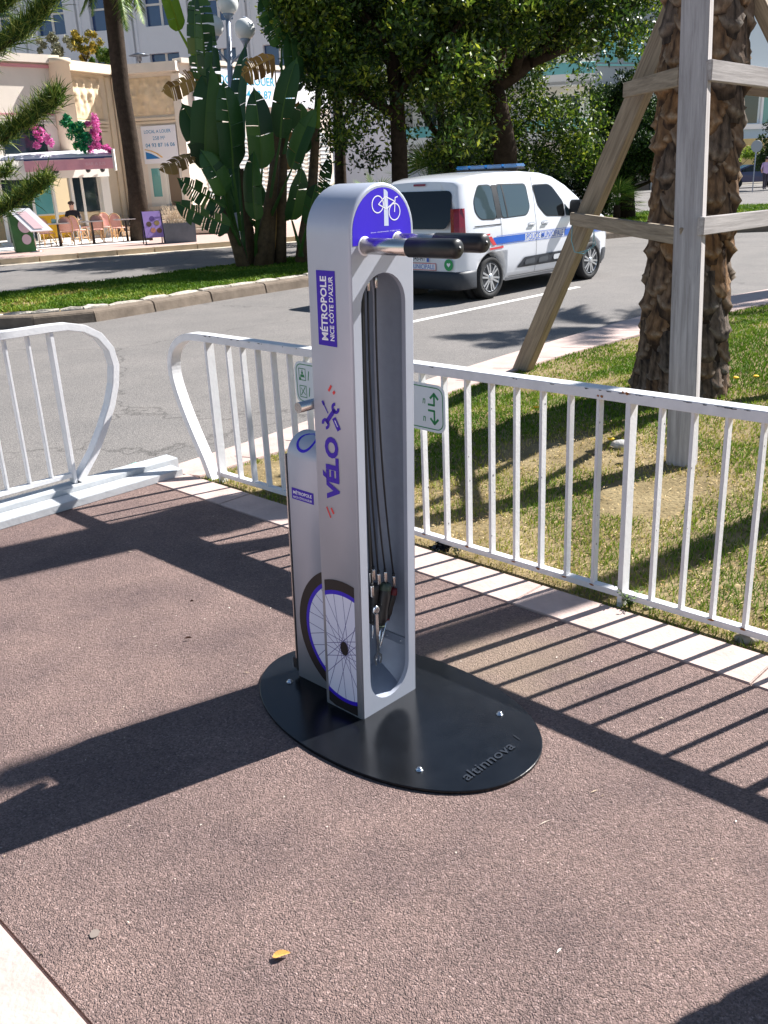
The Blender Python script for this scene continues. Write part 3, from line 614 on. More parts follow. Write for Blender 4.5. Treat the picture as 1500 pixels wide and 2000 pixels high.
b = B(); text_fit(b, "altinnova", -.03, .20, -.475, -.437, lambda x, y: pt(x, y - .02 * (x - .09), .0135), .008, .15)
b2 = B(); k = len(b.v); b2.add([(v[0], v[1], .0152) for v in b.v], b.f); b2.build("lettering", M("cut_letter_black", (.03, .032, .036, 1), .12, spec=.8), plate)
text_fit(B(), "l", .238, .248, -.462, -.432, lambda x, y: pt(x, y, .0150), 0, .3).build("lettering", M("cut_letter_black", (.03, .032, .036, 1), .12), plate)
# column: outline (a,z) with rounded top; front plate with stadium opening
def outline(ins, k=20, w=PW, h=PH):
    r = w / 2 - ins; cz = h - w / 2
    return [(ins, 0.0)] + [(w / 2 - r * math.cos(math.pi * i / k), cz + r * math.sin(math.pi * i / k)) for i in range(k + 1)] + [(w - ins, 0.0)]
def stadium(a0, a1, z0, z1, k=14):
    r = (a1 - a0) / 2; c = (a0 + a1) / 2
    return [(c - r * math.cos(math.pi * i / k), z1 - r + r * math.sin(math.pi * i / k)) for i in range(k + 1)] + [(c + r * math.cos(math.pi * i / k), z0 + r - r * math.sin(math.pi * i / k)) for i in range(k + 1)]
b = B(); steps = [(.0, .008), (.0012, .0045), (.0035, .0018), (.008, 0), (PD - .008, 0), (PD - .0035, .0018), (PD - .0012, .0045), (PD, .008)]
b.loft([[T(a, bb_, z) for a, z in outline(ins)] for bb_, ins in steps], True, False, True)
b.f.append(list(range(len(b.v) - len(outline(0)), len(b.v)))); b.sm.append(False)
col = b.build("column", MALU, st)
def plate_with_hole(outer, holes, mapf, name, mat, parent):
    bm = bmesh.new(); es = []
    for ring in [outer] + holes:
        vs = [bm.verts.new(mapf(x, z)) for x, z in ring]
        es += [bm.edges.new((vs[i], vs[(i + 1) % len(vs)])) for i in range(len(vs))]
    bmesh.ops.triangle_fill(bm, edges=es, use_beauty=True, use_dissolve=False)
    me = bpy.data.meshes.new(name); off = wloc(parent)
    for v in bm.verts: v.co -= off
    bmesh.ops.recalc_face_normals(bm, faces=bm.faces); bm.to_mesh(me); bm.free(); me.materials.append(mat)
    o = bpy.data.objects.new(name, me); COL.objects.link(o); o.parent = parent; return o
OPN = stadium(.040, .226, .035, 1.43)
plate_with_hole(outline(.008), [OPN], lambda a, z: T(a, -.0002, z), "front_panel", MALU, st)
B().loft([[T(a, -.0002, z) for a, z in OPN], [T(a, .016, z) for a, z in OPN]], True, False, True).build("opening_rim", MALU, st)
# inside of the cavity: back sheet, side sheets, sloping floor
ic = [(.012, 0), (.012, 1.5), (.254, 1.5), (.254, 0)]
b = B(); inn = stadium(.026, .240, .01, 1.45)
b.loft([[T(a, .0062, z) for a, z in inn], [T(a, .150, z) for a, z in inn]], True, False, True)
b.f.append(list(range(len(b.v) - len(inn), len(b.v)))); b.sm.append(False)
b.build("cavity_lining", MINNER, st, smooth=None)
B().prism([T(.030, .017, .033), T(.236, .017, .033), T(.236, .149, .075), T(.030, .149, .075)], (0, 0, -.003)).build("cavity_floor", MINNER, st)
B().box(T(.2375, .085, .185), .003, .125, .032, (DS, DN, UZ)).build("lining_flange", MINNER, st, bevel=.001)
for b_ in (.045, .11): B().lathe(T(.236, b_, .185), [(.0042, 0), (.003, .003), (.0005, .004)], 8, DS * -1).build("rivet", MCHROME, st)
# violet badge with the bike symbol on the front
badge = [(a, z) for a, z in outline(.0135, 24, PW, PH) if z > 0]
badge = [(.0135, 1.512)] + badge + [(PW - .0135, 1.512)]
def fr(a, z, off=.0012): return T(a, -off, z)
B().poly([fr(a, z, .0009) for a, z in badge]).build("badge", MPURPLE, st)
b = B(); fb = lambda x, z: fr(x, z, .0014)
def ring(b, cx, cz, r, wd, fn, k=28):
    vs = []; fs2 = []
    for i in range(k):
        t = 2 * math.pi * i / k; vs += [fn(cx + (r - wd / 2) * math.cos(t), cz + (r - wd / 2) * math.sin(t)), fn(cx + (r + wd / 2) * math.cos(t), cz + (r + wd / 2) * math.sin(t))]
    for i in range(k): j = (i + 1) % k; fs2.append((2 * i, 2 * i + 1, 2 * j + 1, 2 * j))
    b.add(vs, fs2)
ring(b, .115, 1.617, .0225, .003, fb); ring(b, .183, 1.594, .0225, .003, fb)
strokes(b, [(.118, 1.617), (.146, 1.637), (.184, 1.622), (.150, 1.603), (.118, 1.617)], .003, fb); strokes(b, [(.146, 1.637), (.150, 1.603)], .003, fb)
strokes(b, [(.183, 1.594), (.186, 1.632), (.196, 1.634)], .003, fb); b.build("symbol", MPRINTW, st)
B().poly([fr(a, z, .00115) for a, z in ((.140, 1.558), (.158, 1.557), (.156, 1.648), (.149, 1.654), (.140, 1.657))]).build("symbol", M("pale_blue_print", lin(196, 206, 226), .5), st)
b = B(); text_fit(b, "altinnova   www.altinnova.com   all rights reserved", .085, .205, 1.5405, 1.5445, fb, 0); b.build("lettering", MPRINTW, st)
# handles
for a, zz, b0, b1, nm in ((.0605, 1.509, -.345, -.172, 0), (.196, 1.512, -.325, -.150, 1)):
    h = B().tube([T(a, .0, zz), T(a, b1 - .01, zz - .001)], .0225, 24).build("handle", MSTEEL, st)
    ax = (T(a, -1, zz - .004) - T(a, 0, zz)).normalized(); p = T(a, b1, zz - .001); L = abs(b0 - b1)
    B().lathe(p, [(.0232, 0), (.0258, .001), (.0258, L - .016), (.0245, L - .008), (.019, L - .002), (.010, L), (.004, L + .001), (.004, L + .003), (.0005, L + .003)], 24, ax).build("grip", MRUBBER, h)
    B().lathe(T(a, -.0004, zz), [(.0265, 0), (.0265, .0015), (.0228, .0025)], 24, ax).build("collar", MPRINTW, h)
# side decals on the left face (a = 0): coordinates (b, z)
def lf(b_, z, off=.0010): return T(-off, b_, z)
B().poly([lf(.0605, 1.445), lf(.1395, 1.446), lf(.1395, 1.232), lf(.0605, 1.230)]).build("sticker", MPURPD, st)
b = B(); up = lambda o, off=.0015: (lambda x, y: lf(o - y, x, off))      # text running upwards: x -> z, y -> -b
text_fit(b, "MÉTROPOLE", 1.247, 1.430, 0, .034, lambda x, y: lf(.0965 + y, x, .0015), .028); text_fit(b, "NICE CÔTE D'AZUR", 1.247, 1.430, 0, .0225, lambda x, y: lf(.070 + y, x, .0015), .02)
b.build("lettering", MPRINTW, st)
b = B(); text_fit(b, "VÉLO", .752, .955, 0, .074, lambda x, y: lf(.0715 + y, x, .0012), .05)
b.build("lettering", MPURPD, st)
b = B(); fl = lambda x, z: lf(x, z, .0012)
strokes(b, [(.1185, 1.000), (.0835, 1.040)], .014, fl)
for cx, cz, a0 in ((.124, .993, 55), (.078, 1.047, 235)):
    vs = []; k = 14
    for i in range(k + 1):
        t = R((-49.6 if a0 == 55 else 130.4) + 42 + 276 * i / k)
        vs += [fl(cx + .008 * math.cos(t), cz + .008 * math.sin(t)), fl(cx + .0175 * math.cos(t), cz + .0175 * math.sin(t))]
    b.add(vs, [(2 * i, 2 * i + 1, 2 * i + 3, 2 * i + 2) for i in range(k)])
strokes(b, [(.131, 1.056), (.112, 1.028)], .004, fl); strokes(b, [(.1335, 1.0605), (.129, 1.053)], .009, fl); strokes(b, [(.084, 1.012), (.0675, .985)], .017, fl)
b.build("tool_symbol", MPURPD, st)
b = B(); fw_ = lambda x, z: lf(x, z, .0017); strokes(b, [(.0815, 1.009), (.071, .992)], .003, fw_); b.build("tool_symbol", MPALEV, st)
b = B(); strokes(b, [(.104, 1.098), (.094, 1.112)], .008, fl); strokes(b, [(.084, 1.092), (.080, 1.096)], .009, fl); strokes(b, [(.134, .722), (.118, .692)], .006, fl); strokes(b, [(.113, .722), (.104, .708)], .008, fl); b.build("red_dash", MRED, st)
def wheel(bc, zc, x0, x1, z0, z1, fn, off, hub):
    def disc(r0, r1, o, mat, nm):
        b = B(); k = 72; low = B()
        for i in range(k):
            t0, t1 = 2 * math.pi * i / k, 2 * math.pi * (i + 1) / k
            q = [(bc + r0 * math.cos(t0), zc + r0 * math.sin(t0)), (bc + r1 * math.cos(t0), zc + r1 * math.sin(t0)), (bc + r1 * math.cos(t1), zc + r1 * math.sin(t1)), (bc + r0 * math.cos(t1), zc + r0 * math.sin(t1))]
            if r0 == 0: q = q[:1] + q[1:3]
            q = clip_poly(q, x0, x1, z0, z1)
            if len(q) > 2: (low if hub and r0 > 0 and q[0][1] < zc else b).poly([fn(x, z, o) for x, z in q])
        for bb_ in (b, low):
            if bb_.f: bb_.build(nm, mat, st)
    disc(0, .189, off, MPALEV, "wheel_print"); disc(.189, .2035, off + .0001, MPURPLE, "wheel_rim_print"); disc(.2035, .2395, off + .0002, MTYRE, "wheel_tyre_print")
    b = B(); rr = random.Random(4)
    for i in range(28):
        t = 2 * math.pi * i / 28; h0 = t + (1.25 if i % 2 else -1.25); p = (bc + .018 * math.cos(h0), zc + .024 * math.sin(h0)); q2 = (bc + .19 * math.cos(t), zc + .19 * math.sin(t)); d = Vector((q2[0] - p[0], q2[1] - p[1])).normalized(); nn = Vector((-d.y, d.x)) * .0009
        q = clip_poly([(p[0] + nn.x, p[1] + nn.y), (p[0] - nn.x, p[1] - nn.y), (q2[0] - nn.x, q2[1] - nn.y), (q2[0] + nn.x, q2[1] + nn.y)], x0, x1, z0, z1)
        if len(q) > 2: b.poly([fn(x, z, off + .0003) for x, z in q])
    b.build("spoke_print", M("spoke_violet", lin(52, 34, 130), .6), st)
    if hub: B().poly([fn(bc + .018 * math.cos(R(10 * i)), zc + .025 * math.sin(R(10 * i)), off + .0006) for i in range(36)]).build("hub_print", MTYRE, st)
wheel(.0765, .242, .0225, .161, .008, .6, lf, .0010, True)
# rear housing
HB = (.172, .392); HA0, HA1, HH = .056, .210, .905
def houtl(ins, k=16):
    r = (HA1 - HA0) / 2 - ins; c = (HA0 + HA1) / 2; cz = HH - (HA1 - HA0) / 2
    return [(HA0 + ins, .0)] + [(c - r * math.cos(math.pi * i / k), cz + r * math.sin(math.pi * i / k)) for i in range(k + 1)] + [(HA1 - ins, .0)]
b = B(); b.loft([[T(a, bb_, z) for a, z in houtl(ins)] for bb_, ins in [(.178, 0), (.384, 0), (.388, .002), (.3895, .006)]], True, True, True); b.build("rear_housing", MALU, st)
b = B(); b.loft([[T(a, bb_, z + .018) for a, z in [(p[0], min(p[1], HH - .085)) for p in houtl(-.002)]] for bb_ in (.393, .3965)], True, True, False); b.build("housing_door", MSTEEL, st)
B().box(T(.10, .402, .10), .02, .012, .05, (DS, DN, UZ)).build("hinge", MDKPL, st); B().box(T(.062, .402, .05), .018, .016, .04, (DS, DN, UZ)).build("hinge", MDKPL, st)
hf = lambda b_, z, off=.0010: T(HA0 - off, b_, z)
wheel(.1235, .242, .178, .375, .008, .6, hf, .0010, False)
B().poly([hf(.2600, .7255), hf(.3695, .7265), hf(.3695, .687), hf(.2600, .686)]).build("sticker", MPURPD, st)
b = B(); text_fit(b, "MÉTROPOLE", 0, .093, .706, .720, lambda x, y: hf(.362 - x, y, .0014), .02); text_fit(b, "NICE CÔTE D'AZUR", 0, .093, .6915, .701, lambda x, y: hf(.362 - x, y, .0014), .014); b.build("lettering", MPRINTW, st)
b = B(); hz = lambda x, y: (lambda r: T(HA0 + (HA1 - HA0) / 2 - r * math.cos(y), x, HH - r + r * math.sin(y)))((HA1 - HA0) / 2 + .0012)
vs = []
for i in range(33):
    t = 2 * math.pi * i / 32
    for rr_ in (.032, .042): vs.append(hz(.315 + rr_ * math.cos(t), R(52) + rr_ * 13 * math.sin(t)))
b.add(vs, [(2 * i, 2 * i + 1, 2 * i + 3, 2 * i + 2) for i in range(32)]); b.build("ring_print", MPURPLE, st)
B().tube([T(-.030, .215, 1.036), T(.20, .215, 1.036)], .0165, 20).build("rear_bar", MSTEEL, st)
# cables
cab = [((.086, .045), 1.44, (.092, .04), .494), ((.088, .05), 1.44, (.109, .045), .499), ((.092, .04), 1.43, (.1283, .04), .478), ((.1092, .04), 1.40, (.1595, .04), .474), ((.1409, .04), 1.41, (.1996, .04), .445), ((.078, .03), 1.44, (.0862, .03), .452)]
for (a0, b0), z0, (a1, b1), z1 in cab:
    pts = [T(a0 + (a1 - a0) * t ** 2.2 - .004 * math.sin(3 * t), b0 + (b1 - b0) * t, z0 + (z1 - z0) * t) for t in [i / 14 for i in range(15)]]
    cb = B().tube(pts, .0030, 8).build("cable", MCABLE, st)
    e = pts[-1]; B().lathe(e + Vector((0, 0, .008)), [(.0052, 0), (.0052, -.010), (.001, -.011)], 8).build("ferrule", MCABLE, cb); B().lathe(e - Vector((0, 0, .002)), [(.0062, 0), (.0068, -.004), (.0068, -.036), (.005, -.040)], 10).build("crimp_sleeve", MSTEEL, cb)
for a, z in ((.1409, 1.43), (.1092, 1.425)): B().lathe(T(a, .04, z), [(.0062, 0), (.0062, -.045), (.002, -.047)], 8).build("cable_fitting", MSTEEL, st)
# hanging tools (things of their own)
def screwdriver(p, q, L, blade, label, capmat, r=.017):
    p = Vector(p); d = (Vector(q) - p).normalized(); e = empty("screwdriver", p)
    B().lathe(p, [(.004, 0), (r * .62, .004), (r * .95, .02), (r, .05), (r * .86, L * .62), (r * .95, L * .8), (r * .7, L - .004), (.005, L)], 14, d).build("grip", MRUBBER, e)
    B().lathe(p + d * (L * .02), [(r * .7, 0), (r * .98, .010), (r * 1.02, .022), (r * 1.0, .024)], 14, d).build("end_cap", capmat, e); B().lathe(p + d * (L - .004), [(r * .74, 0), (r * .74, .006), (.004, .007)], 14, d).build("collar", capmat, e)
    B().lathe(p + d * L, [(.0035, 0), (.0035, blade - .01), (.002, blade)], 8, d).build("blade", MCHROME, e); return tag(e, label, "tool", "tools hanging in the station")
screwdriver(T(.163, .040, .434), T(.129, .036, .287), .152, .12, "thick black screwdriver with olive green cap hanging in the station's opening", M("olive_cap", lin(52, 66, 54), .5), .0205)
screwdriver(T(.2065, .045, .398), T(.1696, .045, .3006), .112, .10, "black screwdriver with red bands hanging beside the green capped one", M("red_cap", lin(104, 20, 26), .5), .0145)
screwdriver(T(.130, .060, .436), T(.118, .060, .30), .14, .06, "black screwdriver hanging at the back, behind the spanner", M("dark_cap", (.02, .02, .02, 1), .5), .018)
wp = T(.0985, .025, .36); we = empty("spanner", wp); wd_ = (T(.1015, .025, .178) - wp).normalized()
b = B(); b.bar(wp + wd_ * .01, wp + wd_ * .165, .013, .006, DS); b.lathe(wp - DN * .004, [(.0075, 0), (.0145, 0), (.0145, .009), (.0075, .009), (.0075, 0)], 18, DN); b.build("shaft", MCHROME, we)
b = B()
for sgn in (-1, 1): b.ribbon([wp + wd_ * .16 + DS * (.003 * sgn), wp + wd_ * .172 + DS * (.014 * sgn), wp + wd_ * .187 + DS * (.014 * sgn), wp + wd_ * .20 + DS * (.009 * sgn)], DN, .006, .008)
b.build("open_jaw", MCHROME, we); tag(we, "chrome combination spanner hanging in the left of the station's opening", "tool", "tools hanging in the station")

# ------------------------------------------------------------------ palm with timber props
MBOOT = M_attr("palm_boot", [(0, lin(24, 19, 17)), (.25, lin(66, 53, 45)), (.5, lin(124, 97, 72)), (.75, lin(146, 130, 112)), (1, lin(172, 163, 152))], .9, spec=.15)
def boot_mat():
    t = MBOOT.node_tree; b = t.nodes["Principled BSDF"]; tc = t.nodes.new("ShaderNodeTexCoord"); mp = t.nodes.new("ShaderNodeMapping"); mp.inputs["Scale"].default_value = (26, 26, 7); t.links.new(tc.outputs["Object"], mp.inputs[0])
    nz = t.nodes.new("ShaderNodeTexNoise"); nz.inputs["Scale"].default_value = 1.6; nz.inputs["Detail"].default_value = 8; nz.inputs["Roughness"].default_value = .7; t.links.new(mp.outputs[0], nz.inputs["Vector"])
    oi = t.nodes.new("ShaderNodeObjectInfo"); src = b.inputs["Base Color"].links[0].from_socket
    rp = t.nodes.new("ShaderNodeValToRGB"); rp.color_ramp.elements[0].position = .28; rp.color_ramp.elements[1].position = .7; rp.color_ramp.elements[0].color = (.42, .40, .38, 1); rp.color_ramp.elements[1].color = (1.3, 1.26, 1.22, 1); t.links.new(nz.outputs["Fac"], rp.inputs[0])
    mx = t.nodes.new("ShaderNodeMix"); mx.data_type = 'RGBA'; mx.blend_type = 'MULTIPLY'; mx.inputs[0].default_value = 1; t.links.new(src, mx.inputs[6]); t.links.new(rp.outputs[0], mx.inputs[7])
    hs = t.nodes.new("ShaderNodeHueSaturation"); mr = t.nodes.new("ShaderNodeMapRange"); mr.inputs[3].default_value = .72; mr.inputs[4].default_value = 1.25; t.links.new(oi.outputs["Random"], mr.inputs[0]); t.links.new(mr.outputs[0], hs.inputs["Value"])
    ms = t.nodes.new("ShaderNodeMapRange"); ms.inputs[3].default_value = .5; ms.inputs[4].default_value = 1.05; t.links.new(oi.outputs["Random"], ms.inputs[0]); t.links.new(ms.outputs[0], hs.inputs["Saturation"])
    t.links.new(mx.outputs[2], hs.inputs["Color"]); t.links.new(hs.outputs[0], b.inputs["Base Color"])
    bp = t.nodes.new("ShaderNodeBump"); bp.inputs["Strength"].default_value = .9; bp.inputs["Distance"].default_value = .02; t.links.new(nz.outputs["Fac"], bp.inputs["Height"]); t.links.new(bp.outputs[0], b.inputs["Normal"])
boot_mat()
def boot_mesh(seed):
    """cut leaf base: brown stub above a pale, proud, smile-shaped rim, fibrous flanks"""
    r = random.Random(seed); me = bpy.data.meshes.new("leaf_base"); nu, nv = 13, 12; vs = []; rnd = []; cut = r.uniform(-.02, .03); sk = r.uniform(-.25, .25)
    for i in range(nv):
        v = i / (nv - 1)
        for j in range(nu):
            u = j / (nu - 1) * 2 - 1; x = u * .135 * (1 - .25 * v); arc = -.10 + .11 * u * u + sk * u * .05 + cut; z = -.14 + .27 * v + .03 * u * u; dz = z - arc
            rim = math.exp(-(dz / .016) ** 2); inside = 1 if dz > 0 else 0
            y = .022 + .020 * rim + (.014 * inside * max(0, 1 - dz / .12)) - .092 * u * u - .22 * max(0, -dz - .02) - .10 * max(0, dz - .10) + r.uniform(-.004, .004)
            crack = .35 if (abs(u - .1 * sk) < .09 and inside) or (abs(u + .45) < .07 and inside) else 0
            c = .80 * rim + inside * (1 - rim) * (.50 - .9 * max(0, dz - .07)) + (1 - inside) * (1 - rim) * .22 - crack * .6 - .35 * max(0, abs(u) - .75) * 4 + r.uniform(-.09, .09)  # crevice shade put into the colour: side edges and below the rim darker
            vs.append((x + r.uniform(-.004, .004), y, z + r.uniform(-.004, .004))); rnd.append(min(1, max(0, c)))
    fs2 = [(i * nu + j, i * nu + j + 1, (i + 1) * nu + j + 1, (i + 1) * nu + j) for i in range(nv - 1) for j in range(nu - 1)]
    me.from_pydata(vs, [], fs2); a = me.attributes.new("rnd", 'FLOAT', 'POINT'); a.data.foreach_set("value", rnd); me.materials.append(MBOOT); me.polygons.foreach_set("use_smooth", [True] * len(fs2))
    return me
BOOTS = [boot_mesh(s) for s in range(7)]
MCORE = M("palm_trunk_core", lin(58, 46, 38), .95, var=.35, scale=9, bump=1, bscale=16, spec=.1)
MFROND = M_attr("palm_frond", [(0, lin(60, 96, 34)), (.6, lin(96, 128, 52)), (1, lin(150, 160, 84))], .5, transl=.2)
def frond(V, Fc, rn, base, az, el, L, droop, nl=46, leaf=.5, dens=1.0):
    """one pinnate palm leaf: arching rachis with leaflets on both sides"""
    d = Vector((math.cos(az) * math.cos(el), math.sin(az) * math.cos(el), math.sin(el))); p = Vector(base); pts = [p.copy()]; n = 16
    for i in range(n):
        d = (d + Vector((0, 0, -droop / n * (1 + i / n)))).normalized(); p = p + d * L / n; pts.append(p.copy())
    side0 = Vector((-math.sin(az), math.cos(az), 0))
    for i in range(len(pts) - 1):
        a, b_ = pts[i], pts[i + 1]; w = .022 * (1 - i / n) + .005; k = len(V); V += [a - side0 * w, a + side0 * w, b_ + side0 * w * .9, b_ - side0 * w * .9]; Fc.append((k, k + 1, k + 2, k + 3)); rn += [.9] * 4
    for m in range(nl):
        t = .14 + .86 * (m + .5) / nl; i = min(int(t * n), n - 1); q = pts[i].lerp(pts[i + 1], t * n - i); tg = (pts[i + 1] - pts[i]).normalized()
        ll = leaf * (math.sin(math.pi * min(1, t * .9 + .12)) ** .7) * random.uniform(.8, 1.15)
        for s_ in (-1, 1):
            dr = (side0 * s_ * .85 + tg * .65 + Vector((0, 0, random.uniform(-.25, .3)))).normalized(); nn = dr.cross(tg).normalized().cross(dr) * .016
            tip = q + dr * ll + Vector((0, 0, -ll * .28)); k = len(V); V += [q - nn, q + nn, (q + dr * ll * .6) + nn - Vector((0, 0, ll * .06)), tip]; Fc.append((k, k + 1, k + 2, k + 3)); rn += [random.random()] * 4
def palm_crown(parent, top, n, L, seed, leaf=.5, nl=46, lo=-.9):
    random.seed(seed)
    for i in range(n):
        V, Fc, rn = [], [], []; el = random.uniform(lo, 1.25); frond(V, Fc, rn, top, i * 2.399 + random.uniform(-.2, .2), el, L * random.uniform(.85, 1.1), random.uniform(.9, 1.8), nl, leaf)
        fast_mesh("frond", np.array([tuple(v) for v in V]), np.array(Fc), MFROND, rn, parent)
PB = Vector((2.15, 6.47, .15)); PTILT = Vector((.012, 0, 1))
palm = empty("palm_tree", PB); tag(palm, "thick palm trunk with rough leaf bases, propped by timber, at the right of the lawn", "palm tree")
prad = lambda z: .268 + .07 * math.exp(-z / .35) - .005 * z
B().tube([PB + PTILT * z for z in [-.05, .1, .3, .6, 1, 1.6, 2.4, 3.2, 5.2, 8.6]], [prad(max(z, 0)) - .012 for z in [-.05, .1, .3, .6, 1, 1.6, 2.4, 3.2, 5.2, 8.6]], 28).build("trunk", MCORE, palm)
random.seed(3); row = 0; z = .03
while z < 3.3:
    nb = 7 if z > .35 else 10
    for k in range(nb):
        az = 2 * math.pi * (k + .5 * (row % 2)) / nb + random.uniform(-.07, .07); zz = z + random.uniform(-.025, .025); r = prad(zz) - .012
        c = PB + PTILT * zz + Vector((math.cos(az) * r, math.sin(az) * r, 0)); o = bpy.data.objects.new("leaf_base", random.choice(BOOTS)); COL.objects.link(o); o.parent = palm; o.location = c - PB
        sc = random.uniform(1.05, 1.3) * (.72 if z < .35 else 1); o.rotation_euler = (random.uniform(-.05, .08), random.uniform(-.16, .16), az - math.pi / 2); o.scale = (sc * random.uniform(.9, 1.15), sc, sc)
    z += .17 if z > .35 else .11; row += 1
palm_crown(palm, PB + PTILT * 8.6, 38, 2.9, 5)
FLG = ground_at(1335, 912, "lawn"); props = empty("timber_palm_prop", FLG); tag(props, "weathered grey timber frame of legs and cross boards propping the palm", "timber prop")
def leg(p, q, wd, th, side, mat, nm="leg"):
    p, q = Vector(p), Vector(q); d = (q - p).normalized(); side = Vector(side); X = (side - d * side.dot(d)).normalized(); Y = d.cross(X); L = (q - p).length
    o = B().box((0, 0, L / 2), wd, th, L).build(nm, mat, None, local=True, bevel=.004); o.parent = props; o.location = p - wloc(props); o.rotation_euler = Matrix((X, Y, d)).transposed().to_euler(); return o
leg(FLG + Vector((0, .03, -.06)), at(1368, -160, 5.75), .155, .075, (.80, -.60, 0), MWOOD)
leg((1.31, 8.33, -.05), at(1352, -60, 6.95), .155, .095, (.62, -.78, 0), MWOODB)
leg(ground_at(1830, 720, 'lawn'), at(1462, -40, 6.4), .13, .09, (.6, .8, 0), MWOODB)
def board(a, b_, h, th, mat): a, b_ = Vector(a), Vector(b_); return leg(a, b_, th, h, ((b_ - a).cross(UZ)), mat, "cross_board")
fl_ = lambda y: at(1350, y, 5.2 + .0 + (1000 - y) / 1000 * .9)
board(at(1117, 427, 7.72), at(1334, 462, 5.28), .095, .035, MWOODB); board(at(1368, 442, 5.20), at(1640, 408, 6.9), .095, .04, MWOOD)
board(at(1222, 176, 7.2), at(1331, 149, 5.62), .10, .04, MWOODB); board(at(1384, 137, 5.45), at(1640, 172, 6.8), .105, .04, MWOOD)
board(at(1440, 168, 7.0), at(1640, 190, 6.8), .10, .04, MWOODB)
# blue cord tied round the left leg
cp_ = [at(x, y, 7.66) for x, y in ((1118, 432), (1116, 470), (1122, 492), (1140, 496), (1158, 482), (1160, 450), (1163, 478), (1150, 488), (1128, 494))]
tag(B().tube(cp_, .004, 6).build("cord", M("pale_blue_cord", lin(120, 170, 186), .7), origin=cp_[0]), "loose pale blue cord tied round the left timber leg", "cord")

# ------------------------------------------------------------------ the police van
vroot = empty("police_van", SN(11.45, 9.79, -.14), R(45)); tag(vroot, "white municipal police van with blue stripe and blue roof light bar", "van")
MVAN = M("white_car_paint", lin(226, 228, 234), .22, spec=.5, coat=.8); MVGLASS = M("dark_car_glass", (.008, .009, .010, 1), .04, spec=.45); MVGL2 = M("tinted_car_glass", (.05, .075, .085, 1), .04, spec=.9)
MVBLUE = M("police_blue", lin(30, 96, 196), .3, coat=.5); MVPL = M("dark_bumper_plastic", lin(48, 52, 60), .55, bump=.1, bscale=200); MVRED = M("tail_lamp_red", lin(140, 18, 28), .15, coat=1); MVR2 = M("red_reflective", lin(216, 70, 74), .35)
def gz(z):
    P = [(.2, .90), (.3, .955), (.45, .985), (.7, 1.0), (.95, .998), (1.08, .985), (1.3, .94), (1.5, .885), (1.65, .835), (1.85, .75)]
    for (a, va), (c, vc) in zip(P[:-1], P[1:]):
        if z <= c: return va + (vc - va) * max(0, (z - a)) / (c - a)
    return P[-1][1]
def interp(P, x):
    if x <= P[0][0]: return P[0][1]
    for (a, va), (c, vc) in zip(P[:-1], P[1:]):
        if x <= c: t = (x - a) / (c - a); t = t * t * (3 - 2 * t) * .4 + t * .6; return va + (vc - va) * t
    return P[-1][1]
WX = [(-.73, .80), (-.70, .845), (-.62, .878), (-.45, .90), (0, .915), (1.5, .918), (2.4, .910), (2.9, .89), (3.25, .84), (3.5, .74), (3.62, .62), (3.68, .45)]
ZR = [(-.73, 1.73), (-.6, 1.775), (-.3, 1.815), (.3, 1.845), (1.0, 1.845), (1.5, 1.81), (1.8, 1.745), (2.1, 1.615), (2.4, 1.43), (2.65, 1.26), (2.8, 1.17), (3.1, 1.115), (3.4, 1.03), (3.58, .90), (3.68, .70)]
def lean(x, z): return .20 * max(0, (z - .95) / .85) ** 1.3 * max(0, 1 - (x + .73) / .8)
def side(x, z): return interp(WX, x) * gz(z)
def van_section(x):
    zr = interp(ZR, x); w = interp(WX, x); rc = .11 if zr > 1.3 else .08; pts = []
    zt = zr - rc; zs = [.24, .3, .4, .55, .7, .85, .95, 1.0, 1.08, 1.2, 1.35, 1.5, 1.62, 1.8]
    zs = [.24 + (zt - .24) * i / 13 for i in range(14)]
    for z in zs: pts.append((w * gz(z), z))
    y0 = w * gz(zt)
    for k in range(1, 6): t = math.pi / 2 * k / 5; pts.append((y0 - rc * .9 * (1 - math.cos(t)), zt + rc * .80 * math.sin(t)))
    ye = pts[-1][0]
    for k in (.66, .33, 0): pts.append((ye * k, zr - rc * .20 + rc * .20 * (1 - k * k)))
    full = [(-y, z) for y, z in pts] + [(y, z) for y, z in reversed(pts[:-1])]
    return [Vector((x + lean(x, z), y, z)) for y, z in full]
xs = [-.73, -.71, -.67, -.6, -.5, -.35, -.15, .1, .4, .7, 1.0, 1.3, 1.5, 1.65, 1.8, 1.95, 2.1, 2.25, 2.4, 2.55, 2.65, 2.75, 2.85, 3.0, 3.15, 3.3, 3.42, 3.52, 3.6, 3.65, 3.68]
b = B(); b.loft([van_section(x) for x in xs], True, True, True); body = b.build("body", MVAN, vroot, local=True)
cut = B()
for ax_ in (0, 2.785):
    for s_ in (-1, 1): cut.lathe((ax_, s_ * .62, .325), [(.375, 0), (.375, .5)], 40, (0, s_, 0))
cuto = cut.build("cutter", MVAN, None, local=True); cuto.parent = vroot
bpy.context.view_layer.update()
md = body.modifiers.new("arch", 'BOOLEAN'); md.object = cuto; md.operation = 'DIFFERENCE'; md.solver = 'EXACT'
me2 = bpy.data.meshes.new_from_object(body.evaluated_get(bpy.context.evaluated_depsgraph_get())); body.modifiers.clear(); body.data = me2; bpy.data.objects.remove(cuto)
SR = -1   # the side that faces the camera
def sp(x, z, off=.004): return Vector((x + lean(x, z), SR * (side(x, z) + off), z))
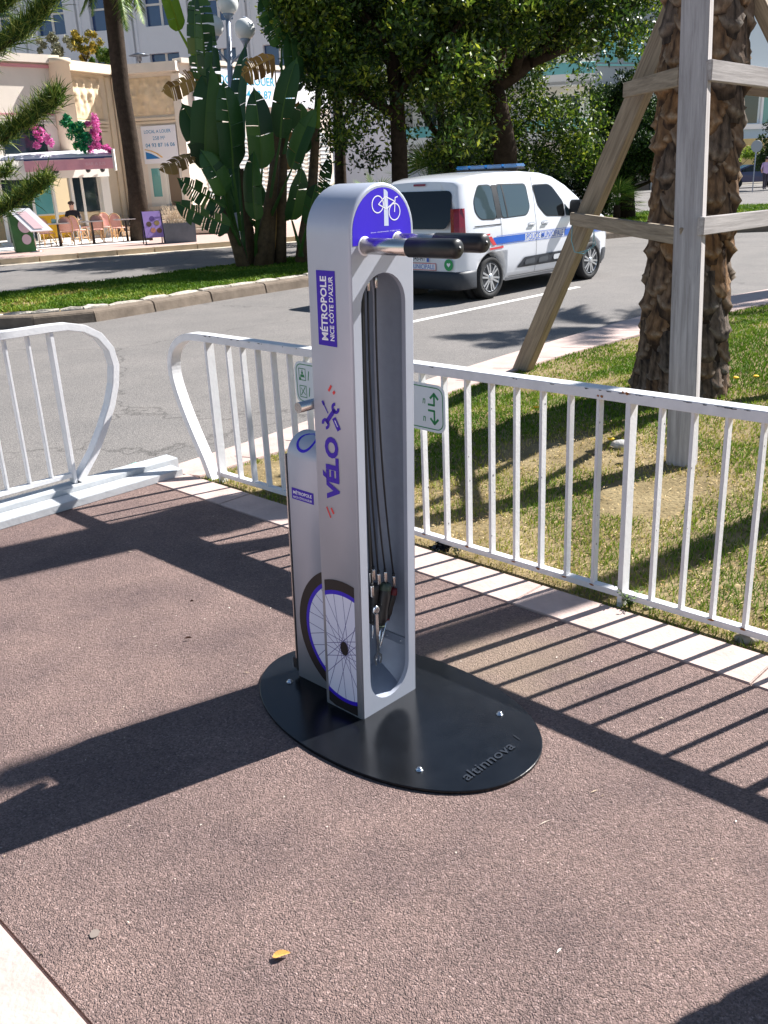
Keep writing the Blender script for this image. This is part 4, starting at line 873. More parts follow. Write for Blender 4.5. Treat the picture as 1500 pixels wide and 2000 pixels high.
def panel(name, mat, poly, mapf, parent, k=4, sub=3):
    pts = []
    for i in range(len(poly)):
        a, c = Vector(poly[i]), Vector(poly[(i + 1) % len(poly)])
        for j in range(sub): pts.append(a.lerp(c, j / sub))
    cx = sum((p for p in pts), Vector((0, 0))) / len(pts); b = B(); n = len(pts); rings = [[mapf(*(cx + (p - cx) * ((i + 1) / k))) for p in pts] for i in range(k)]
    b.loft(rings, True, False, True); b.f.append(list(range(n))); b.sm.append(True); return b.build(name, mat, parent, local=True)
def rpoly(P, r, k=4):
    """polygon with rounded corners"""
    o = []; n = len(P)
    for i in range(n):
        p, a, c = Vector(P[i]), Vector(P[i - 1]), Vector(P[(i + 1) % n]); da, dc = (a - p), (c - p); rr_ = min(r, da.length * .45, dc.length * .45); da.normalize(); dc.normalize(); s0, s1 = p + da * rr_, p + dc * rr_
        for j in range(k + 1): t = j / k; o.append(s0 * (1 - t) ** 2 + p * 2 * t * (1 - t) + s1 * t * t)
    return o
QW = rpoly([(-.28, 1.56), (-.37, 1.44), (-.35, 1.28), (-.24, 1.18), (.15, 1.165), (.15, 1.645), (-.20, 1.645)], .10)
DW = rpoly([(.28, 1.64), (.28, 1.17), (.90, 1.18), (1.0, 1.28), (1.0, 1.625)], .07)
FW = rpoly([(1.19, 1.60), (1.24, 1.30), (1.42, 1.14), (1.93, 1.11), (1.93, 1.32), (1.70, 1.56), (1.60, 1.60)], .06)
TW = rpoly([(1.98, 1.29), (1.98, 1.11), (2.20, 1.09)], .025)
for P, nm, mt in ((QW, "quarter_window", MVGL2), (DW, "door_window", MVGL2), (FW, "front_window", MVGLASS), (TW, "front_window", MVGL2)):
    cx = sum((p for p in P), Vector((0, 0))) / len(P)
    panel("window_seal", MDKPL, [cx + (p - cx) * 1.06 for p in P], lambda x, z: sp(x, z, .0035), vroot, sub=1); panel(nm, mt, P, lambda x, z: sp(x, z, .006), vroot, sub=1)
panel("pillar_trim", MDKPL, [(.145, 1.17), (.27, 1.17), (.27, 1.645), (.145, 1.645)], lambda x, z: sp(x, z, .0075), vroot, sub=4)
panel("window_bar", MDKPL, [(.40, 1.17), (.43, 1.17), (.41, 1.64), (.38, 1.64)], lambda x, z: sp(x, z, .0085), vroot, sub=4)
# far side windows and windscreen
for P, nm in ((QW, "quarter_window"), (DW, "door_window"), (FW, "front_window")): panel(nm, MVGLASS, P, lambda x, z: Vector((x + lean(x, z), side(x, z) + .005, z)), vroot, sub=1)
wsx = lambda y, z: 2.78 - (z - 1.18) * 1.62 - .12 * (y / .7) ** 2
panel("windscreen", MVGLASS, rpoly([(-.66, 1.22), (.66, 1.22), (.56, 1.62), (-.56, 1.62)], .08), lambda y, z: Vector((wsx(y, z) + .05, y, z + .012)), vroot)
# rear face: x of the tailgate
rx = lambda y, z: -.73 + lean(-.73, z) - .006
def rp_(y, z, off=0.0): return Vector((rx(y, z) - off, y, z))
RW = rpoly([(-.62, 1.07), (.62, 1.07), (.70, 1.20), (.65, 1.60), (-.65, 1.60), (-.70, 1.20)], .10)
panel("rear_window", MVGLASS, RW, lambda y, z: rp_(y, z, .006), vroot)
panel("brake_light", MVRED, [(-.12, 1.675), (.12, 1.675), (.12, 1.705), (-.12, 1.705)], lambda y, z: rp_(y, z, .012), vroot)
for s_ in (-1, 1):
    b = B(); rings = []
    for i in range(9):
        z = .93 + .42 * i / 8; wd_l = .115 * (1 - .55 * (i / 8) ** 2); yb = s_ * (side(-.70, z))
        q = [(-.73 + lean(-.73, z) - .014, yb - s_ * .115), (-.735 + lean(-.73, z) - .022, yb - s_ * .045), (-.70 + lean(-.7, z), yb + s_ * .014), (-.60 + lean(-.6, z) - wd_l * .0, s_ * (side(-.60, z) + .012)), (-.70 + wd_l + lean(-.6, z), s_ * (side(-.58, z) + .006))]
        rings.append([Vector((x, y, z)) for x, y in q] + [Vector((-.6, yb - s_ * .1, z))])
    b.loft(rings, True, True, False); b.build("tail_lamp", MVRED, vroot, local=True)
# rear bumper, wrapping round the corner to the wheel arch
b = B(); rings = []
path = [(-.37, -.905)] + [(-.55, -.905), (-.66, -.885), (-.735, -.83), (-.775, -.72), (-.785, 0), (-.775, .72), (-.735, .83), (-.66, .885), (-.55, .905), (-.37, .905)]
for x, y in path: rings.append([Vector((x + o * .6, y * (1 - o * .5), z)) for o, z in ((.03, .20), (-.004, .23), (-.012, .34), (-.006, .43), (.03, .465), (.10, .465), (.12, .20))])
b.loft(rings, True, True, True); b.build("rear_bumper", MVPL, vroot, local=True)
panel("front_bumper_trim", MVPL, [(3.20, .25), (3.55, .25), (3.56, .48), (3.22, .5)], lambda x, z: sp(x, z, .008), vroot)
panel("sill_trim", M("sill_grey", lin(150, 152, 156), .6), [(.40, .225), (2.36, .225), (2.36, .262), (.40, .262)], lambda x, z: sp(x, z, .002), vroot, sub=6)
# stripe, lettering, door lines, handles, bumps
def strip(nm, mat, x0, x1, z0, z1, off=.0045, sl=0.0):
    n = max(2, int((x1 - x0) / .08)); b = B(); b.loft([[sp(x0 + (x1 - x0) * i / n, z + sl * (x0 + (x1 - x0) * i / n), off) for i in range(n + 1)] for z in (z0, (z0 + z1) / 2, z1)], False, False, True); return b.build(nm, mat, vroot, local=True)
strip("blue_stripe", MVBLUE, .02, .83, .80, .90); strip("blue_stripe", MVBLUE, 1.92, 3.25, .80, .90)
for z in (.783, .909): strip("stripe_edge", MVBLUE, .10, 3.25, z, z + .008)
b = B(); text_fit(b, "POLICE MUNICIPALE", .87, 1.88, .803, .897, lambda x, z: sp(x, z, .0055), .003); b.build("lettering", MVBLUE, vroot, local=True)
b = B()
for P in ([(-.53, .945), (-.05, .965), (-.05, .94), (-.53, .92)], [(-.02, .92), (.10, .79), (.01, .79), (-.11, .92)], [(-.06, .755), (.27, .765), (.27, .735), (-.06, .725)]): b.poly([sp(x, z, .006) for x, z in P])
b.build("red_marking", MVR2, vroot, local=True)
MSEAM = M("door_gap", lin(70, 72, 78), .7)
for x0, za, zb in ((.235, .74, 1.16), (1.13, .29, 1.74), (2.24, .40, 1.06)):
    b = B(); b.loft([[sp(x + (.06 if zb > 1.5 and za < .5 and z > 1.2 else 0) * (z - 1.2) * 2, z, .0038) for z in [za + (zb - za) * i / 16 for i in range(17)]] for x in (x0, x0 + .007)], False, False, True); b.build("door_gap", MSEAM, vroot, local=True)
strip("door_gap", MSEAM, .45, 2.30, .285, .292, .0038)
strip("sliding_rail", MDKPL, -.40, .24, 1.075, 1.09, .005)
for x in (.92, 1.28):
    hnd = panel("handle_recess", M("recess_grey", lin(176, 180, 186), .5), rpoly([(x, 1.0), (x + .17, 1.0), (x + .17, 1.065), (x, 1.065)], .03), lambda a, z: sp(a, z, .005), vroot)
    B().bar(sp(x + .01, 1.035, .022), sp(x + .16, 1.037, .022), .026, .016).build("door_handle", MVAN, vroot, local=True, bevel=.006)
panel("side_bump", MVPL, rpoly([(.62, .40), (.80, .55), (2.2, .57), (2.2, .42), (2.0, .40)], .05), lambda x, z: sp(x, z, .014), vroot)
for x0, x1 in ((.80, 1.08), (1.17, 1.44)): panel("bump_pad", M("bump_pad_grey", lin(74, 78, 84), .6), rpoly([(x0, .43), (x1, .435), (x1, .525), (x0 + .03, .515)], .04), lambda x, z: sp(x, z, .026), vroot)
panel("bump_pad", M("bump_pad_white", lin(210, 212, 216), .4), rpoly([(1.60, .445), (2.1, .455), (2.1, .53), (1.60, .525)], .04), lambda x, z: sp(x, z, .024), vroot)
for s_ in (-1, 1):
    b = B(); y = s_ * .96; b.bar((2.16, s_ * .84, 1.14), (2.14, y, 1.16), .05, .04); b.build("mirror_arm", MDKPL, vroot, local=True)
    b = B(); b.loft([[Vector((2.08 + dx, s_ * (.90 + .20 * t), 1.10 + .25 * zz)) for dx, zz in ((0, .05), (.10, .0), (.13, .3), (.12, .75), (.04, 1.0), (-.01, .85), (-.02, .3))] for t in (0, .4, .8, 1)]); b.build("mirror", MDKPL, vroot, local=True, bevel=.01)
# plates and stickers on the tailgate
panel("number_plate", MPRINTW, [(-.28, .60), (.24, .60), (.24, .70), (-.28, .70)], lambda y, z: rp_(y - .02, z, .016), vroot)
b = B(); text_fit(b, "GN-345-HT", 0, .40, .615, .685, lambda x, z: rp_(.17 - x, z, .019), .01); b.build("lettering", MDKPL, vroot, local=True)
panel("plate_band", MVBLUE, [(-.30, .60), (-.255, .60), (-.255, .70), (-.30, .70)], lambda y, z: rp_(y, z, .018), vroot)
panel("police_sticker", MVR2, [(-.43, .478), (.43, .478), (.43, .582), (-.43, .582)], lambda y, z: rp_(y, z - .0, .0075), vroot)
panel("police_sticker", MPRINTW, [(-.42, .487), (.42, .487), (.42, .573), (-.42, .573)], lambda y, z: rp_(y, z, .0085), vroot)
b = B(); text_fit(b, "POLICE MUNICIPALE", 0, .80, .497, .563, lambda x, z: rp_(.40 - x, z, .0105), .0); b.build("lettering", MVBLUE, vroot, local=True)
panel("aed_sticker", M("aed_green", lin(24, 150, 84), .4), [(-.68 + .085 * math.cos(R(20 * i)), .565 + .085 * math.sin(R(20 * i))) for i in range(18)], lambda y, z: rp_(y, z, .011), vroot, sub=1)
b = B(); hp = [(-.68 + .0022 * 16 * math.sin(t) ** 3, +.568 + .0022 * (13 * math.cos(t) - 5 * math.cos(2 * t) - 2 * math.cos(3 * t) - math.cos(4 * t))) for t in [2 * math.pi * i / 24 for i in range(24)]]
b.poly([rp_(y, z, .0135) for y, z in hp]); b.build("heart_symbol", MPRINTW, vroot, local=True)
# light bar
lb = B().box((1.12, 0, 1.862), .22, 1.24, .03).build("light_bar_base", MDKPL, vroot, local=True, bevel=.005)
MLB = M("light_bar_blue", lin(60, 150, 220), .12, coat=1, trans=.35)
for y0, y1 in ((-.62, -.34), (-.335, -.005), (.005, .335), (.34, .62)): B().box((1.12, (y0 + y1) / 2, 1.905), .24, y1 - y0, .058).build("light_lens", MLB, lb, local=True, bevel=.02)
# wheels
MRIM = M("silver_hubcap", lin(200, 202, 206), .3, .7); MTY = M("tyre_rubber", (.018, .018, .019, 1), .8)
def wheel_v(x, s_):
    wr = empty("wheel", (x, s_ * .80, .318)); wr.parent = vroot
    ax_ = (0, s_, 0); t = B().lathe((0, 0, 0), [(.20, -.11), (.29, -.11), (.313, -.08), (.318, -.03), (.318, .03), (.313, .075), (.29, .098), (.235, .092), (.225, .07), (.20, .06)], 36, ax_).build("tyre", MTY, wr, local=True)
    b = B(); b.lathe((0, s_ * .045, 0), [(.228, .03), (.222, .042), (.205, .036), (.20, .0), (.02, -.004)], 36, ax_); b.build("rim", M("rim_shadow", lin(58, 60, 64), .5, .5), wr, local=True)
    b = B()
    for i in range(12):
        a0 = 2 * math.pi * i / 12; a1 = a0 + (.10 if i % 2 else -.10); p = Vector((math.cos(a0) * .045, s_ * .075, math.sin(a0) * .045)); q = Vector((math.cos(a1) * .208, s_ * .078, math.sin(a1) * .208)); b.bar(p, q, .028, .016, (0, 1, 0) if False else Vector((-math.sin(a0), 0, math.cos(a0))))
    b.lathe((0, s_ * .06, 0), [(.058, 0), (.056, .022), (.03, .03), (.001, .031)], 18, ax_); b.lathe((0, s_ * .06, 0), [(.230, 0), (.230, .022), (.205, .022), (.200, .0)], 36, ax_); b.build("hubcap", MRIM, wr, local=True)
for x in (0, 2.785):
    for s_ in (-1, 1): wheel_v(x, s_)
B().box((1.4, 0, .30), 3.9, 1.5, .16).build("underbody", MDKPL, vroot, local=True)
for s_ in (-1, 1):
    for x in (0, 2.785): B().lathe((x, s_ * .60, .325), [(.372, 0), (.372, .10)], 32, (0, s_, 0)).build("wheel_well", MDKPL, vroot, local=True)

# ------------------------------------------------------------------ trees
MBARK = M("dark_bark", lin(58, 48, 40), .95, var=.35, scale=8, bump=1, bscale=14, spec=.1)
MLEAF = M_attr("oak_leaf", [(0, lin(24, 42, 16)), (.45, lin(46, 72, 22)), (.75, lin(98, 122, 34)), (1, lin(164, 172, 58))], .45, transl=.42, spec=.4)
MLEAF2 = M_attr("hedge_leaf", [(0, lin(20, 38, 18)), (.6, lin(44, 70, 28)), (1, lin(84, 108, 44))], .6, transl=.15)
def leaves(name, clumps, per, size, mat, parent, seed=0, flat=1.0):
    """clumps: (centre, radius); leaves sit through each clump's volume, denser at its skin"""
    r = np.random.default_rng(seed); C = np.array([tuple(c[0]) for c in clumps]); Rr = np.array([c[1] for c in clumps]); n = len(C) * per; ci = np.repeat(np.arange(len(C)), per)
    d = r.normal(size=(n, 3)); d /= np.linalg.norm(d, axis=1)[:, None]; rad = r.uniform(.15, 1, n) ** .6; P = C[ci] + d * (rad * Rr[ci])[:, None] * [1, 1, flat]
    a = r.normal(size=(n, 3)); a /= np.linalg.norm(a, axis=1)[:, None]; b_ = np.cross(a, r.normal(size=(n, 3))); b_ /= np.linalg.norm(b_, axis=1)[:, None]; s_ = size * r.uniform(.6, 1.4, n)[:, None]
    V = np.stack([P - a * s_, P + b_ * s_ * .42, P + a * s_, P - b_ * s_ * .42], 1).reshape(-1, 3)
    rn = np.clip(r.normal(.5, .24, n) + (r.random(len(C))[ci] - .5) * .35, 0, 1)
    return fast_mesh(name, V, np.arange(n)[:, None] * 4 + [0, 1, 2, 3], mat, np.repeat(rn, 4), parent)
def branch(b, p, d, L, r, depth, tips, rr, gr=.05):
    pts = [Vector(p)]; rs = [r]; d = Vector(d).normalized(); n = 5
    for i in range(n):
        d = (d + Vector((rr.uniform(-.22, .22), rr.uniform(-.22, .22), rr.uniform(-.1, .16) + gr))).normalized(); pts.append(pts[-1] + d * L / n); rs.append(r * (1 - .11 * (i + 1)))
    b.tube(pts, rs, 8 if depth > 1 else 5)
    if depth <= 1: tips += [(q, L) for q in pts[2:]]
    if depth > 0:
        for k in range(3 if depth > 1 else 4):
            i = rr.choice([2, 3, 4, 5]); a = rr.uniform(0, 6.28); nd = (d * .7 + Vector((math.cos(a), math.sin(a), rr.uniform(-.25, .5)))).normalized(); branch(b, pts[i], nd, L * rr.uniform(.55, .75), rs[i] * .6, depth - 1, tips, rr, gr)
def tree(name, base, trunk_pts, r0, limbs, label, seed, per=150, size=.055, mat=None, clump=.5, group=None, extra=()):
    rr = random.Random(seed); e = empty(name, base); b = B(); n = len(trunk_pts); b.tube(trunk_pts, [r0 * (1.25 if i == 0 else 1 - .35 * i / (n - 1)) for i in range(n)], 14); tips = []
    for (p, d, L, r, dep) in limbs: branch(b, p, d, L, r, dep, tips, rr)
    b.build("trunk", MBARK, e); cl = [(t[0] + Vector((rr.gauss(0, .15), rr.gauss(0, .15), rr.gauss(.05, .15))), clump * rr.uniform(.5, 1.15)) for t in tips] + list(extra)
    leaves("crown", cl, per, size, mat or MLEAF, e, seed, .75); return tag(e, label, "tree", group)
def ground_pt(px, Y, z=.02): p = at(px, 400, Y); return Vector((p.x, p.y, z))
def fill(n, x0, x1, y0, y1, Y0, Y1, r, seed, keep=None):
    q = random.Random(seed); o = []
    while len(o) < n:
        x, y = q.uniform(x0, x1), q.uniform(y0, y1)
        if keep and not keep(x, y, q): continue
        o.append((at(x, y, q.uniform(Y0, Y1)), r * q.uniform(.55, 1.2)))
    return o
t1 = ground_pt(782, 21.5)
tree("oak_tree", t1, [t1, t1 + Vector((0, 0, 1)), t1 + Vector((.02, 0, 2.2)), t1 + Vector((.0, 0, 3.4)), t1 + Vector((-.1, 0, 4.4))], .21,
     [(t1 + Vector((0, 0, 2.9)), (-1, -.3, .35), 2.2, .11, 2), (t1 + Vector((0, 0, 3.3)), (.6, -.7, .5), 2.0, .11, 2), (t1 + Vector((0, 0, 3.7)), (-.6, .6, .6), 2.0, .10, 2), (t1 + Vector((-.1, 0, 4.3)), (.2, .1, 1), 2.3, .12, 2), (t1 + Vector((-.1, 0, 4.2)), (-.8, -.5, .6), 2.4, .11, 2), (t1 + Vector((0, 0, 3.4)), (1, .3, .5), 2.2, .1, 2)],
     "dark trunked tree directly behind the van's rear, nearest the station", 11, 130, .060, clump=.5, group="trees on the median", extra=fill(300, 610, 950, -160, 310, 19.5, 23.5, .5, 1, lambda x, y, q: y < 190 or q.random() < (.6 if x < 745 else .35)))
t2 = ground_pt(985, 25.5); fk2 = Vector((at(965, 168, 25.5)))
tree("oak_tree", t2, [t2, t2 + Vector((.05, 0, 1)), t2 + Vector((.02, 0, 2.2)), t2.lerp(fk2, .85) + Vector((.06, 0, 0)), fk2], .36,
     [(fk2, (1, -.1, .40), 2.9, .23, 2), (fk2 + Vector((-.1, 0, -.3)), (-.9, .1, .9), 2.2, .2, 2), (fk2, (.3, .6, 1), 2.4, .17, 2), (fk2, (.1, -.9, .9), 2.4, .15, 2), (fk2 + Vector((.9, -.1, .5)), (1, .2, .3), 2.6, .14, 2), (fk2 + Vector((.5, -.1, .3)), (.4, -.5, 1), 2.4, .14, 2)],
     "forked dark tree behind the van with a limb reaching right", 23, 130, .062, clump=.5, group="trees on the median", extra=fill(150, 860, 1300, -160, 150, 22, 24.5, .5, 2, lambda x, y, q: y < 95 or x > 1200 or x < 930) + fill(190, 860, 1170, 60, 330, 26.3, 29, .55, 4, lambda x, y, q: not (1060 < x and 90 < y < 200 and q.random() < .8)))
t3 = ground_pt(892, 27)
tree("oak_tree", t3, [t3, t3 + Vector((-.1, 0, 1.2)), t3 + Vector((-.35, 0, 2.6)), t3 + Vector((-.45, 0, 3.8))], .15,
     [(t3 + Vector((-.4, 0, 2.6)), (-.7, -.4, .5), 2.0, .09, 2), (t3 + Vector((-.45, 0, 3.4)), (.5, -.3, .9), 2.0, .09, 2), (t3 + Vector((-.45, 0, 3.7)), (-.3, .3, 1), 2.2, .1, 2), (t3 + Vector((-.4, 0, 2.2)), (.4, -.6, .2), 1.6, .07, 2), (t3 + Vector((-.3, 0, 1.6)), (.2, .7, .3), 1.5, .06, 2)],
     "slender leaning tree between the two thicker trunks", 37, 110, .05, clump=.5, group="trees on the median", extra=fill(40, 840, 1110, 200, 320, 25.5, 28, .4, 3))
t4 = ground_pt(668, 29)
tree("oak_tree", t4, [t4, t4 + Vector((0, 0, 1.5)), t4 + Vector((.05, 0, 3)), t4 + Vector((0, 0, 4.6))], .2, [(t4 + Vector((0, 0, 3 + .3 * k)), (abs(math.cos(k * 2.1)) - .2, math.sin(k * 2.1), .8), 2.2, .1, 2) for k in range(6)],
     "leafy tree behind the strelitzia's right side, left of the nearest dark trunk", 39, 150, .06, clump=.7, group="trees on the median", extra=[(t4 + Vector((random.Random(k).uniform(-5.4, -1.2), random.Random(k + 99).uniform(-3.4, 2.5), random.Random(k + 300).uniform(7.2, 9.4))), .8) for k in range(70)] + [(t4 + Vector((random.Random(k).uniform(-.6, 3.2), random.Random(k + 99).uniform(-2.4, 2.5), random.Random(k + 300).uniform(3.6, 8))), .75) for k in range(50)])  # high left clumps are added above the view to shade the far road
# dark conifer behind the propped palm, and hedges
def bush(name, c, rx_, ry_, h, label, mat, n, per, size, seed, cat="bush", group=None, trunk=False):
    r = random.Random(seed); e = empty(name, c); cl = []
    for i in range(n):
        a = r.uniform(0, 6.28); q = math.sqrt(r.random()); z = r.random(); k = 1 - .45 * z * z
        cl.append((Vector(c) + Vector((math.cos(a) * q * rx_ * k, math.sin(a) * q * ry_ * k, .1 + z * h * .9)), min(rx_, ry_, h) * r.uniform(.22, .42)))
    leaves("foliage", cl, per, size, mat, e, seed); b = B()
    for i in range(5): a = r.uniform(0, 6.28); b.tube([Vector(c), Vector(c) + Vector((math.cos(a) * rx_ * .4, math.sin(a) * ry_ * .4, h * .6))], [.04 * h * .4, .01], 5)
    b.build("stems", MBARK, e); return tag(e, label, cat, group)
MLEAFY = M_attr("yellow_green_leaf", [(0, lin(60, 90, 24)), (.5, lin(120, 150, 40)), (1, lin(190, 200, 90))], .5, transl=.3)
bush("hedge", ground_pt(1130, 33), 1.6, .9, 1.75, "clipped dark hedge beyond the van's bonnet", MLEAF2, 60, 260, .05, 41, "hedge")
bush("shrub", ground_pt(1060, 31), 1.0, .7, 1.5, "dark green shrub behind the van's front windows", MLEAF2, 30, 240, .05, 42)
bush("shrub", ground_pt(945, 29.5), 1.7, .8, 1.7, "dark shrub mass under the forked tree, behind the van's roof", MLEAF2, 46, 240, .05, 43)
con = ground_pt(1225, 31)
tree("conifer", con, [con, con + Vector((0, 0, .8)), con + Vector((.05, 0, 1.8)), con + Vector((.1, 0, 3))], .24, [(con + Vector((0, 0, z)), (math.cos(a), math.sin(a), .15), 1.15, .07, 2) for z, a in ((.9, 0), (.9, 2.1), (1.0, 4.2), (1.4, 1), (1.5, 3.1), (1.6, 5.2), (2.0, .3), (2.1, 2.4), (2.2, 4.5), (2.6, 1.4), (2.7, 3.9))],
     "dense dark rounded conifer standing left behind the propped palm trunk", 44, 150, .05, MLEAF2, .42)
def fan_palm(c, h, n, r, label, seed):
    rr = random.Random(seed); e = empty("fan_palm", c); top = Vector(c) + Vector((0, 0, h)); B().tube([c, top], [.12, .10], 10).build("trunk", MCORE, e)
    for i in range(n):
        az, el = i * 2.4 + rr.uniform(-.3, .3), rr.uniform(-.3, 1.3); d = Vector((math.cos(az) * math.cos(el), math.sin(az) * math.cos(el), math.sin(el))); q = top + d * r * .5; sd_ = d.cross(UZ).normalized(); upv = sd_.cross(d); V = []; Fc = []; rn = []
        V += [top - sd_ * .01, top + sd_ * .01, q + sd_ * .01, q - sd_ * .01]; Fc.append((0, 1, 2, 3)); rn += [.5] * 4
        for k in range(17):
            a = R(-105 + 210 * k / 16); dd = d * math.cos(a) + sd_ * math.sin(a); ww = upv.cross(dd).normalized() * .018; m = len(V); L = r * .55 * rr.uniform(.85, 1.1); V += [q, q + dd * L * .5 + ww, q + dd * L - Vector((0, 0, .1 * L)), q + dd * L * .5 - ww]; Fc.append((m, m + 1, m + 2, m + 3)); rn += [rr.random()] * 4
        fast_mesh("leaf", np.array([tuple(v) for v in V]), np.array(Fc), MFROND, rn, e)
    return tag(e, label, "palm tree", "low fan palms")
fan_palm(ground_pt(1165, 30.5), 1.55, 26, 1.3, "bright fan palm rising behind the hedge, left of the timber leg", 51); fan_palm(ground_pt(1205, 29), .55, 20, 1.0, "low fan palm between timber leg and conifer", 52)
fan_palm(ground_pt(842, 28), 1.25, 24, 1.5, "dark fan palm just above the van's roof, right of the nearest trunk", 53); fan_palm(ground_pt(735, 34), .9, 20, 1.1, "small bright fan palm behind the station's rounded top", 54)
fan_palm(ground_pt(640, 30), .8, 18, 1.0, "small fan palm at the station's left shoulder, behind the banana leaves", 55)

# giant strelitzia clump on the median
MSTR = M_attr("banana_leaf", [(0, lin(32, 62, 36)), (.5, lin(54, 92, 46)), (.85, lin(90, 124, 54)), (1, lin(132, 120, 62))], .42, transl=.34, spec=.4)
MSTRD = M_attr("dry_banana_leaf", [(0, lin(110, 78, 40)), (1, lin(196, 158, 92))], .7, transl=.25)
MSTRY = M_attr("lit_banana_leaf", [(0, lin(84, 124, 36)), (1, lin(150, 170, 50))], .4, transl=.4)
strl = empty("strelitzia_clump", SN(12.4, 15.9, .02)); tag(strl, "tall clump of giant strelitzia with torn paddle leaves on the median", "plant")
SB = wloc(strl)
def paddle(base, mid, tip, wd, mat, tear, seed, facing=None):
    """petiole from base to mid, torn blade from mid to tip"""
    rr = random.Random(seed); base, mid, tip = Vector(base), Vector(mid), Vector(tip); V, Fc, rn = [], [], []; ax = (tip - mid); L = ax.length; ax.normalize()
    fc = Vector(facing) if facing is not None else Vector((rr.uniform(-1.1, 1.1), -1, rr.uniform(-.3, .6))); sd_ = ax.cross(fc).normalized(); nrm = sd_.cross(ax)
    for i in range(8):
        f = lambda t: base.lerp(mid, t) + (mid - base).cross(nrm).normalized() * .0
        p, q = f(i / 8), f((i + 1) / 8); w0 = .055 - .03 * i / 8; k = len(V)
        for P_, w_ in ((p, w0), (q, w0 - .004)): V += [P_ - sd_ * w_, P_ + nrm * w_, P_ + sd_ * w_]
        Fc += [(k, k + 1, k + 4, k + 3), (k + 1, k + 2, k + 5, k + 4)]; rn += [.62] * 6
    n = 24; bow = rr.uniform(-.12, .12); drp = rr.uniform(.05, .22); curve = lambda t: mid + ax * (L * t) - nrm * (drp * L * t * t) + sd_ * (bow * L * t * t)
    prof = lambda t: wd * min(1, (t / .14)) ** .6 * (1 - max(0, (t - .55) / .45) ** 2.2) ** .8 if t < 1 else 0
    for s_ in (-1, 1):
        i = 0; col = rr.random()
        while i < n:
            seg = rr.choice([1, 1, 2, 3, 4] if tear > .5 else [3, 6, 10, 14]); j = min(n, i + seg); t0, t1 = i / n + .002, j / n - (.010 if tear > .5 else .003); sag = rr.uniform(0, .55) * tear; sl = .16 + .1 * rr.random(); base_rn = min(1, max(0, rr.gauss(.42, .2))); m = j - i
            for u in range(m):
                a0, a1 = t0 + (t1 - t0) * u / m, t0 + (t1 - t0) * (u + 1) / m; k = len(V)
                for a in (a0, a1):
                    c0 = curve(a); w_ = prof(min(a + .03, .999)); o = c0 + (sd_ * s_ + ax * sl) .normalized() * w_
                    V += [c0, c0.lerp(o, .5) + nrm * (.10 * w_) - Vector((0, 0, sag * w_ * .2)), o - Vector((0, 0, sag * w_)) + nrm * .03 * w_]
                Fc += [(k, k + 1, k + 4, k + 3), (k + 1, k + 2, k + 5, k + 4)]; rn += [base_rn] * 6
            i = j
    k = len(V)
    for i in range(n):
        p, q = curve(i / n) + nrm * .006, curve((i + 1) / n) + nrm * .006; w_ = .022 * (1 - i / n) + .004; k = len(V); V += [p - sd_ * w_, p + sd_ * w_, q + sd_ * w_, q - sd_ * w_]; Fc.append((k, k + 1, k + 2, k + 3)); rn += [.8] * 4
    fast_mesh("leaf", np.array([tuple(v) for v in V]), np.array(Fc), mat, rn, strl, smooth=False)
def pb(px, py, Y): return at(px, py, Y)
YS = 20.0
stems = [((478, 522), (432, 395), 19.9), ((505, 525), (540, 300), 20.0), ((520, 525), (545, 200), 20.1), ((545, 522), (556, 250), 20.3), ((585, 522), (612, 330), 20.2), ((495, 524), (470, 330), 20.4), ((600, 520), (622, 180), 20.6)]
for (a, c, Y) in stems:
    p, q = pb(*a, Y), pb(*c, Y); B().tube([p - Vector((0, 0, .15)), p.lerp(q, .3) + Vector((0, 0, 0)), p.lerp(q, .7), q], [.15, .12, .09, .06], 10).build("stem", M("strelitzia_stem", lin(92, 74, 50), .85, var=.35, scale=9, bump=.8, bscale=20), strl)
